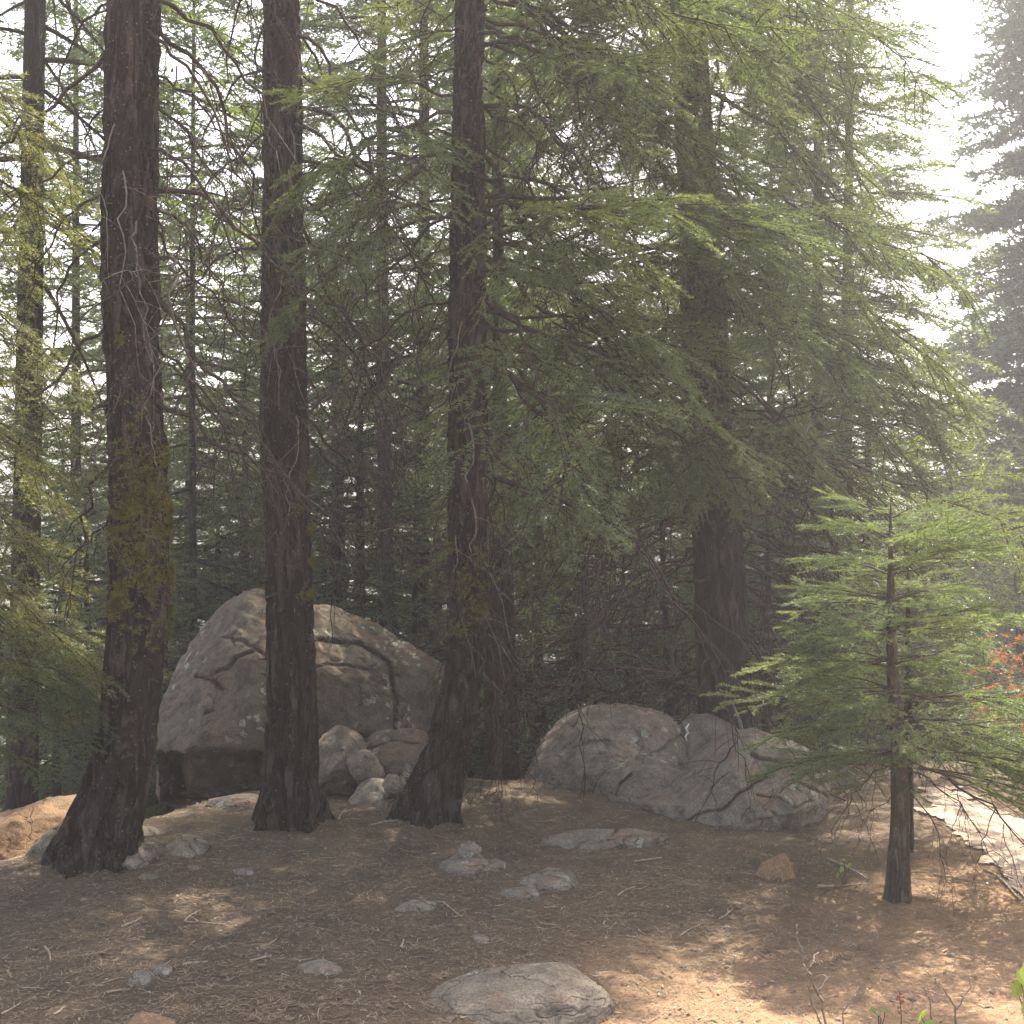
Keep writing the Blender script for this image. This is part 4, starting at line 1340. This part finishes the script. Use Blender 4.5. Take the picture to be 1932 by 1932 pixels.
SM = [(130, 18.5, 'small', 1.9, 'taller understorey fir left behind the mossy trunk'), (470, 16.0, 'small', 1.7, 'taller understorey fir framed between the first two trunks'), (650, 16.0, 'small', 1.9, 'taller understorey fir close right of the second trunk'), (780, 20.0, 'full', 0.85, 'broad fir behind the paired far trunks'),
      (500, 19.0, 'small', 1.7, 'far understorey fir seen left of the second trunk, over the boulder peak'), (820, 18.0, 'small', 1.6, 'far understorey fir just left of the third trunk'), (440, 25.0, 'full', 0.7, 'hazy fir far down the slope between the first two trunks'), (680, 25.0, 'full', 0.75, 'hazy fir far down the slope right of the second trunk'),
      (900, 26.0, 'full', 0.75, 'hazy fir far down the slope behind the third trunk'), (200, 24.0, 'full', 0.7, 'hazy fir far down the slope beside the mossy trunk'), (60, 22.0, 'full', 0.8, 'hazy fir far down the slope at the left edge'),
      (180, 13.0, 'small', 1.1, 'small fir close left behind the mossy trunk'), (400, 16.5, 'small', 1.5, 'dark understorey fir over the left half of the huge boulder'), (690, 15.0, 'small', 1.4, 'understorey fir just left of the paired far trunks'),
      (880, 14.5, 'small', 1.3, 'understorey fir close behind the third trunk'), (1150, 18.0, 'small', 1.7, 'taller understorey fir rising over the domed boulder'), (1400, 17.0, 'small', 1.6, 'taller understorey fir right behind the massive dark trunk'),
      (1480, 14.5, 'small_b', 1.3, 'bright understorey fir between the massive trunk and the young fir'), (1640, 16.0, 'small', 1.4, 'understorey fir directly behind the young fir'), (60, 14.5, 'small_b', 1.4, 'bright understorey fir behind the left edge trunk'), (600, 18.5, 'small_b', 1.7, 'bright understorey fir just right behind the second trunk'),
      (300, 17.0, 'small', 1.7, 'taller understorey fir right behind the mossy trunk'), (1720, 18.0, 'small', 1.2, 'understorey fir past the right side of the young fir top'),
      (110, 11.5, 'small', 0.7, 'small fir low beside the left edge trunk'), (330, 12.5, 'small', 0.8, 'small fir peeping over the left shoulder of the huge boulder'),
      (470, 14.0, 'small', 0.95, 'understorey fir above the peak of the huge boulder'), (640, 13.0, 'small', 0.85, 'understorey fir over the right slope of the huge boulder'),
      (850, 12.5, 'small', 0.75, 'small fir behind the third trunk'), (1020, 12.5, 'small_b', 0.9, 'small fir beyond the dark gap by the domed boulder'), (1190, 13.5, 'small_b', 1.0, 'light green understorey fir over the domed boulder'),
      (1260, 12.0, 'small', 0.7, 'small fir left of the massive dark trunk foot'), (1450, 12.5, 'small_b', 0.8, 'small fir right of the massive dark trunk foot'), (1560, 14.0, 'small', 0.9, 'understorey fir left behind the young fir'),
      (1800, 15.0, 'small', 1.0, 'understorey fir right behind the young fir'), (1930, 17.0, 'small', 1.1, 'fir beyond the pale path at the right edge'), (20, 12.5, 'small_b', 0.9, 'bright fir low at the left edge'),
      (740, 17.0, 'small_b', 1.2, 'bright understorey fir between the paired far trunks'), (550, 15.5, 'small', 1.2, 'understorey fir behind the second trunk'),
      (1340, 15.0, 'small', 1.3, 'understorey fir behind the massive dark trunk'), (960, 15.5, 'small_b', 1.3, 'bright understorey fir behind the twin trunks in the gap'), (1080, 16.0, 'small', 1.25, 'understorey fir above the domed boulder'), (240, 14.5, 'small', 1.15, 'understorey fir behind the mossy trunk')]
for px, Y, k, s, lab in SM:
    back_tree(px, Y, k, s, lab, group='understorey firs')

BIGFIR = back_tree(2125, 26.0, 'lone', 1.75, 'tall haze-blue fir standing apart against the sky at the right edge', rz=1.0, group=None, zoff=0)
BIGFIR.scale = (1.75, 1.75, 2.1)
back_tree(1990, 19.0, 'small', 1.3, 'low fir in front of the tall haze-blue fir at the right edge', group='understorey firs')

# rust-coloured dead fir at the right edge
q = G(1960, 1560)
t = thing('dead_fir', 'rust-orange dead fir sapling at the right edge', 'tree', (P(1945, 1500, 7.6)[0], 7.6, gz(P(1945, 1500, 7.6)[0], 7.6)))
link('trunk', np_mesh('trunk', *tubes(np.array([[[0, 0, -0.2], [0.02, 0, 0.4], [0.0, 0, 0.9], [0.01, 0, 1.3]]]), np.array([[0.03, 0.025, 0.018, 0.006]]), 10), M_TWIG, True), t)
RUST = live_branch(0.5, 910, 14, 6, 0.006, 0.026, 0.004, M_NEEDLE_DEAD, start=0.1)
for i in range(16):
    z = 0.55 + 0.7 * i / 16
    put_branch(t, RUST, np.array(t.location) + np.array([0, 0, z]), 2.4 * i, 0.1, 1.0 - 0.02 * i)

# far wood across the valley
rng = np.random.default_rng(31)
parts = []
U, F = ico(3)
for i in range(520):
    y = 75 + 200 * rng.random()
    x = (rng.random() - 0.5) * y * 1.3
    H = 9 + 8 * rng.random()
    n = 260
    f = rng.random(n) ** 0.7
    a = rng.random(n) * 6.283
    r = H * 0.17 * (1 - f) * (0.4 + 0.7 * rng.random(n))
    p = np.stack([x + r * np.cos(a), y + r * np.sin(a), gz(x, y) + H * (0.08 + 0.92 * f)], -1)
    d = np.stack([np.cos(a), np.sin(a), -0.5 + 0 * a], -1) * (H * 0.07)
    w = np.stack([-np.sin(a), np.cos(a), 0 * a], -1) * (H * 0.025)
    V = np.stack([p - w, p + w, p + d], 1).reshape(-1, 3)
    parts.append((V, np.arange(len(V)).reshape(-1, 3)))
V, F = cat_mesh(parts)
link('far_forest', np_mesh('far_forest', V, F, M_NEEDLE_BG), kind='stuff')

# ------------------------------------------------------------------ litter on the ground
rng = np.random.default_rng(41)


def ground_points(n, yr=(3.9, 9.6)):
    y = yr[0] + (yr[1] - yr[0]) * rng.random(n) ** 1.2
    x = (rng.random(n) - 0.44) * 1.25 * y
    return x, y


def litter(name, n, L, w, mat, tilt=0.25, dens=None, lift=0.004):
    x, y = ground_points(n)
    if dens is not None:
        k = rng.random(n) < dens(x, y)
        x, y = x[k], y[k]
        n = len(x)
    z = ground_z(x, y)
    a = rng.random(n) * 6.283
    l = L * (0.5 + rng.random(n))
    t = tilt * rng.standard_normal(n)
    d = np.stack([np.cos(a), np.sin(a), t * 0.5], -1) * l[:, None]
    s = np.stack([-np.sin(a), np.cos(a), 0 * a], -1) * w
    c = np.stack([x, y, z + lift + 0.004 * rng.random(n) + np.abs(d[:, 2]) * 0.5], -1)
    m = c + np.stack([np.cos(a + 1.6), np.sin(a + 1.6), 0 * a], -1) * (l * 0.08 * rng.standard_normal(n))[:, None]
    V = np.stack([c - d / 2 - s / 2, c - d / 2 + s / 2, m + s / 2, m - s / 2, c + d / 2 + s / 3, c + d / 2 - s / 3], 1).reshape(-1, 3)
    i = np.arange(n)[:, None] * 6
    F = np.concatenate([i + np.array([[0, 1, 2, 3]]), i + np.array([[3, 2, 4, 5]])])
    return link(name, np_mesh(name, V, F, mat), kind='stuff')


def dens_duff(x, y):
    n = pnoise(np.stack([x * 1.3, y * 1.3, 0 * x], -1), 77) + 0.8 * pnoise(np.stack([x * 4.5, y * 4.5, 0 * x], -1), 78)
    s = 0.32 * x - 0.36 * y
    return np.clip(1.0 - sstep(-1.9, -0.7, s + 0.4 * n), 0.06, 1) * np.clip(0.75 + 0.6 * n, 0.15, 1)


M_LIT_RED = plain_mat('fallen_needles_red', (0.12, 0.082, 0.055), (0.23, 0.165, 0.112), 9)
M_LIT_TAN = plain_mat('fallen_needles_tan', (0.22, 0.165, 0.115), (0.38, 0.3, 0.215), 9)
litter('fallen_needles', 95000, 0.03, 0.0022, M_LIT_RED, dens=dens_duff)
litter('fallen_needles', 52000, 0.028, 0.0026, M_LIT_TAN, dens=dens_duff)
litter('bark_chips', 5000, 0.025, 0.012, M_LIT_RED, dens=dens_duff)
litter('wood_chips', 1600, 0.022, 0.008, M_STICK)
# pebbles
U, F = ico(2)
x, y = ground_points(900)
ps = []
for i in range(900):
    r = 0.004 + 0.013 * rng.random() ** 3
    ps.append((U * np.array([r * (1 + 0.5 * rng.random()), r, r * 0.6]) * (1 + 0.18 * rng.standard_normal((len(U), 1))) + np.array([x[i], y[i], 0]), F))
V, F = cat_mesh(ps)
V[:, 2] += np.repeat(ground_z(x, y), len(U))
link('pebbles', np_mesh('pebbles', V, F, M_ROCK, False), kind='stuff')
# twigs
x, y = ground_points(900)
k = rng.random(900) < np.clip(dens_duff(x, y) + 0.12, 0, 1)
x, y = x[k], y[k]
n = len(x)
a = rng.random(n) * 6.283
l = 0.04 + 0.11 * rng.random(n) ** 2
s = np.linspace(-0.5, 0.5, 5)
bend = rng.standard_normal(n) * 0.12
X = x[:, None] + np.cos(a)[:, None] * l[:, None] * s - np.sin(a)[:, None] * (bend * l)[:, None] * (s ** 2) * 4
Yy = y[:, None] + np.sin(a)[:, None] * l[:, None] * s + np.cos(a)[:, None] * (bend * l)[:, None] * (s ** 2) * 4
Z = ground_z(X, Yy) + 0.006
R = (0.0011 + 0.0017 * rng.random(n))[:, None] * np.array([1, 1, 0.9, 0.8, 0.5])
V, F = tubes(np.stack([X, Yy, Z], -1), R, 4)
link('fallen_twigs', np_mesh('fallen_twigs', V, F, M_STICK, True), kind='stuff')

# sticks one can pick out
STICKS = [
    ((290, 1776), (352, 1770), 6, 'stick', 'pale straight twig, widest piece of the fork lying left of the second trunk foot'),
]
ST = [((425, 1742), (345, 1740), 5, 'split pale stick lying level on the litter, below the flat oval stone'),
      ((348, 1738), (378, 1716), 5, 'short stick leaning away from the split pale stick'),
      ((345, 1820), (392, 1812), 7, 'thick pale splinter above the smaller brownish stone'),
      ((472, 1812), (512, 1802), 7, 'thick short splinter left of the worn rock'),
      ((228, 1746), (268, 1730), 4, 'thin pale twig below the tiny white stone'),
      ((82, 1786), (98, 1812), 6, 'pale twig tilted up-left, near the left edge'),
      ((200, 1870), (245, 1864), 5, 'slender twig left of the rounded grey stone, low at the left'),
      ((100, 1912), (122, 1896), 6, 'short light splinter near the lower left corner'),
      ((384, 1792), (400, 1780), 4, 'short twig between the two thick pale splinters'),
      ((0, 1912), (40, 1890), 6, 'stick pointing into the lower left corner'),
      ((755, 1788), (762, 1772), 7, 'stubby pale stick standing end-on in dark soil, above the largest flat rock'),
      ((1198, 1625), (1248, 1618), 5, 'white twig between the squat rock and the flat outcrop'),
      ((1165, 1690), (1195, 1672), 5, 'little bent twig just right of the smooth flat-topped rock'),
      ((1415, 1505), (1450, 1500), 6, 'small twig at the foot of the domed boulder'),
      ((700, 1556), (780, 1543), 5, 'pale twig lying at the foot of the leaning third trunk'),
      ((1352, 1732), (1385, 1716), 5, 'twig alone on bare soil, left of the young fir shadow'),
      ((835, 1700), (870, 1728), 4, 'thin twig across the litter beside the nearly buried pale rock'),
      ((1285, 1765), (1325, 1740), 4, 'broken twig crossing the edge of the bare soil'),
      ((640, 1548), (652, 1528), 7, 'upright curled bark strip between the second and third trunks'),
      ((1850, 1430 + 210), (1932, 1700), 8, 'grey stick beside the pale path, right of the young fir'),
      ((1760, 1650), (1880, 1672), 6, 'long thin dry branch right of the young fir trunk'),
      ((1560, 1620), (1640, 1660), 7, 'dry branch pointing at the young fir trunk from the ochre rock'),
      ((1540, 1670), (1650, 1668), 6, 'low dry branch in the shade just left of the young fir foot'),
      ((870, 1920), (935, 1912), 5, 'twig at the lower left rim of the largest flat rock')]
for i, (p0, p1, w, lab) in enumerate(ST):
    a, b_ = G(*p0), G(*p1)
    L = np.linalg.norm(b_ - a)
    K = 9
    s = np.linspace(0, 1, K)[:, None]
    pts = a * (1 - s) + b_ * s
    rr = random.Random(i)
    side = np.array([-(b_ - a)[1], (b_ - a)[0], 0])
    pts = pts + side * (0.09 * np.sin(s * 3.1 + rr.random()) * (rr.random() - 0.5) * 2) + np.array([0, 0, 1]) * (0.3 * w / FPX * a[1] + 0.004)
    pts[:, 2] = np.maximum(pts[:, 2], ground_z(pts[:, 0], pts[:, 1]) + 0.003)
    r0 = w / 2 / FPX * a[1] * 0.8
    R = np.full((1, K), r0) * np.linspace(1, 0.55, K)[None] * (1 + 0.12 * np.array([[rr.gauss(0, 1) for _ in range(K)]]))
    polys, rads = [pts], [R[0]]
    if i % 3 == 0:                                         # a side spur
        m = pts[5]
        e = m + (b_ - a) * 0.22 + side * 0.16 * (1 if i % 2 else -1) + np.array([0, 0, 0.012])
        polys.append(m * (1 - s) + e * s)
        rads.append(np.linspace(r0 * 0.6, r0 * 0.25, K))
    V, F = tubes(np.array(polys), np.array(rads), 7)
    base = a.copy()
    thing('stick', lab, 'stick', base, 'sticks on the forest floor', np_mesh('stick', V - base, F, M_STICK, True))

# pale stake leaning at the foot of the massive fir
a, b_ = P(1403, 1392, 9.2), P(1383, 1328, 9.25)
a2 = np.array([a[0] + 0.04, a[1], a[2] - 0.3])
V, F = tubes(np.array([[a2, a, (a + b_) / 2 + np.array([0.01, 0, 0]), b_]]), np.array([[0.02, 0.018, 0.014, 0.008]]), 8)
thing('stick', 'pale broken stake standing upright by the massive dark trunk', 'stick', a2, None, np_mesh('stick', V - a2, F, M_TWIG_PALE, True))


# ------------------------------------------------------------------ shrubs and sprigs at the lower right
def shrub(base_px, tips, Yoff, label, r0, mat, seed, leaves=0):
    b = G(*base_px)
    b[1] -= Yoff
    rr = np.random.default_rng(seed)
    polys, rad = [], []
    for (p0, p1, w) in tips:
        A, B = P(*p0, b[1] + 0.03 * rr.normal()), P(*p1, b[1] + 0.05 * rr.normal())
        s = np.linspace(0, 1, 8)[:, None]
        pts = A * (1 - s) + B * s
        pts = pts + np.cumsum(rr.standard_normal((8, 3)), 0) * 0.0025 * (s > 0)
        pts[-1] = B
        polys.append(pts)
        rad.append(np.linspace(w, w * 0.55, 8) / 2 / FPX * b[1])
    V, F = tubes(np.array(polys), np.array(rad), 6)
    t = thing('bare_shrub', label, 'shrub', b)
    link('stem', np_mesh('stem', V - b, F, mat, True), t)
    return t


s1 = shrub((1570, 1945), [((1572, 1985), (1552, 1890), 7), ((1552, 1890), (1530, 1840), 6), ((1530, 1840), (1513, 1800), 5), ((1513, 1800), (1502, 1765), 3), ((1502, 1765), (1500, 1745), 2),
                          ((1560, 1960), (1532, 1895), 5), ((1532, 1895), (1522, 1850), 4), ((1522, 1850), (1528, 1825), 4), ((1528, 1825), (1545, 1797), 3), ((1533, 1812), (1552, 1815), 2), ((1533, 1850), (1560, 1845), 3),
                          ((1585, 1960), (1590, 1910), 4), ((1590, 1910), (1612, 1880), 3), ((1595, 1900), (1630, 1870), 2), ((1612, 1880), (1620, 1862), 2), ((1542, 1870), (1570, 1842), 2)],
           0.0, 'leafless brown shrub rising from the bottom edge below the young fir', 7, M_TWIG_PALE, 3)
s2 = shrub((1800, 1945), [((1805, 1985), (1802, 1905), 6), ((1802, 1905), (1788, 1880), 4), ((1788, 1880), (1765, 1850), 3), ((1765, 1850), (1745, 1832), 2.5), ((1802, 1905), (1815, 1880), 4), ((1815, 1880), (1832, 1862), 3),
                          ((1832, 1862), (1826, 1842), 2.5), ((1775, 1960), (1755, 1905), 4), ((1755, 1905), (1750, 1880), 3), ((1750, 1880), (1740, 1862), 2.5), ((1755, 1895), (1785, 1885), 2)],
           0.0, 'small pale leafless shrub at the bottom edge, near the right corner', 6, M_TWIG_PALE, 4)


def leaf_blade(c, size, d, nrm, lobes=3):
    """A lobed leaf with thickness of a few faces, centred on c."""
    d = d / np.linalg.norm(d)
    nrm = nrm - d * (nrm @ d)
    nrm /= np.linalg.norm(nrm)
    s = np.cross(nrm, d)
    k = 20
    th = np.linspace(0, 2 * math.pi, k, endpoint=False)
    r = 1 + 0.16 * np.cos(th * 7) * (np.cos(th) > -0.8)
    x, y = r * np.cos(th), 0.72 * r * np.sin(th)
    rim = c + size * (np.outer(x, d) + np.outer(y, s)) + np.outer(0.18 * size * y ** 2, nrm)
    V = np.vstack([c[None], rim])
    F = np.array([[0, i + 1, (i + 1) % k + 1] for i in range(k)])
    return V, F


def leafy(base_px, leaves, label, seed, flowers=0):
    b = G(*base_px)
    rr = np.random.default_rng(seed)
    t = thing('leafy_plant', label, 'plant', b)
    for (px, py, sz) in leaves:
        c = P(px, py, b[1] - 0.02)
        st = np.array([[b + np.array([0, 0, -0.02]), (b + c) / 2 + np.array([0.01, 0, 0.01]), c]])
        link('stalk', np_mesh('stalk', *(lambda VF: (VF[0] - b, VF[1]))(tubes(st, np.array([[0.002, 0.0016, 0.0012]]), 5)), M_TWIG, True), t)
        V, F = leaf_blade(c, sz / FPX * b[1], rr.standard_normal(3) * 0.5 + np.array([0.3, 0, 0.9]), np.array([rr.normal() * 0.5, -1, 0.6]))
        link('leaf', np_mesh('leaf', V - b, F, M_LEAF, True), t)
    return t


leafy((1745, 1955), [(1738, 1918, 19), (1752, 1935, 14)], 'single round green leaf sprig at the bottom edge', 5)
leafy((1935, 1950), [(1925, 1845, 20), (1918, 1865, 18), (1940, 1835, 20), (1945, 1870, 22), (1935, 1900, 16)], 'bright green lobed leaves in the lower right corner', 6)
leafy((1590, 1670), [(1588, 1640, 6), (1598, 1652, 6), (1580, 1652, 5), (1603, 1632, 5), (1592, 1622, 4)], 'tiny green seedling left of the young fir trunk', 7)
leafy((1660, 1935), [(1655, 1912, 6), (1668, 1905, 5), (1645, 1905, 5)], 'tiny green seedling at the bottom edge between the bare shrubs', 8)
# dry flower stalk
b = G(1700, 1950)
t = thing('flower_stalk', 'thin stalk with dry reddish flowers at the bottom edge', 'plant', b)
c = P(1697, 1872, b[1])
st = np.array([[b + np.array([0, 0, -0.02]), (b + c) / 2 + np.array([0.004, 0, 0]), c]])
V, F = tubes(st, np.array([[0.002, 0.0016, 0.0012]]), 5)
link('stem', np_mesh('stem', V - b, F, M_TWIG, True), t)
U, F = ico(2)
for i in range(14):
    z = 1 - 0.45 * random.random()
    p = b * (1 - z) + c * z + np.array([random.gauss(0, 0.007), random.gauss(0, 0.007), 0])
    link('flower', np_mesh('flower', U * 0.0045 * (1 + 0.3 * random.random()) + (p - b), F, M_FLOWER), t)

# dry brush against the rounded boulder
pb = P(1370, 1470, 8.6)
rr = np.random.default_rng(9)
polys = []
for i in range(170):
    a = P(1350 + 45 * rr.random(), 1478, 8.65 + 0.15 * rr.random())
    d = np.array([rr.normal() * 0.5, rr.normal() * 0.3 - 0.1, 0.9 + 0.3 * rr.random()])
    L = 0.12 + 0.22 * rr.random()
    s = np.linspace(0, 1, 6)[:, None]
    polys.append(a + d * L * s + np.cumsum(rr.standard_normal((6, 3)), 0) * 0.01)
V, F = tubes(np.array(polys), np.tile(np.linspace(0.0022, 0.0009, 6), (170, 1)), 3)
t = thing('dry_brush', 'clump of dry brown brush in the hollow between the grey boulders', 'shrub', pb)
link('stem', np_mesh('stem', V - pb, F, M_TWIG, True), t)

# ------------------------------------------------------------------ smoky air
hz = bpy.data.materials.new('smoky_air')
hz.use_nodes = True
hn = hz.node_tree
hn.nodes.clear()
pv = hn.nodes.new('ShaderNodeVolumePrincipled')
pv.inputs['Color'].default_value = (0.93, 0.95, 1.0, 1)
pv.inputs['Density'].default_value = 0.0036
pv.inputs['Anisotropy'].default_value = 0.3
ho = hn.nodes.new('ShaderNodeOutputMaterial')
hn.links.new(pv.outputs[0], ho.inputs['Volume'])
x0, x1, y0, y1, z0, z1 = -340, 340, -90, 350, float(GZ.min()) - 1.0, 48.0
V = np.array([(x, y, z) for x in (x0, x1) for y in (y0, y1) for z in (z0, z1)], float)
F = np.array([(0, 1, 3, 2), (4, 6, 7, 5), (0, 4, 5, 1), (2, 3, 7, 6), (0, 2, 6, 4), (1, 5, 7, 3)])
link('haze', np_mesh('haze', V, F, hz), kind='stuff')

tot = sum(len(m.polygons) for m in bpy.data.meshes)
print('unique faces', tot, 'objects', len(bpy.data.objects), 'max z', z1)
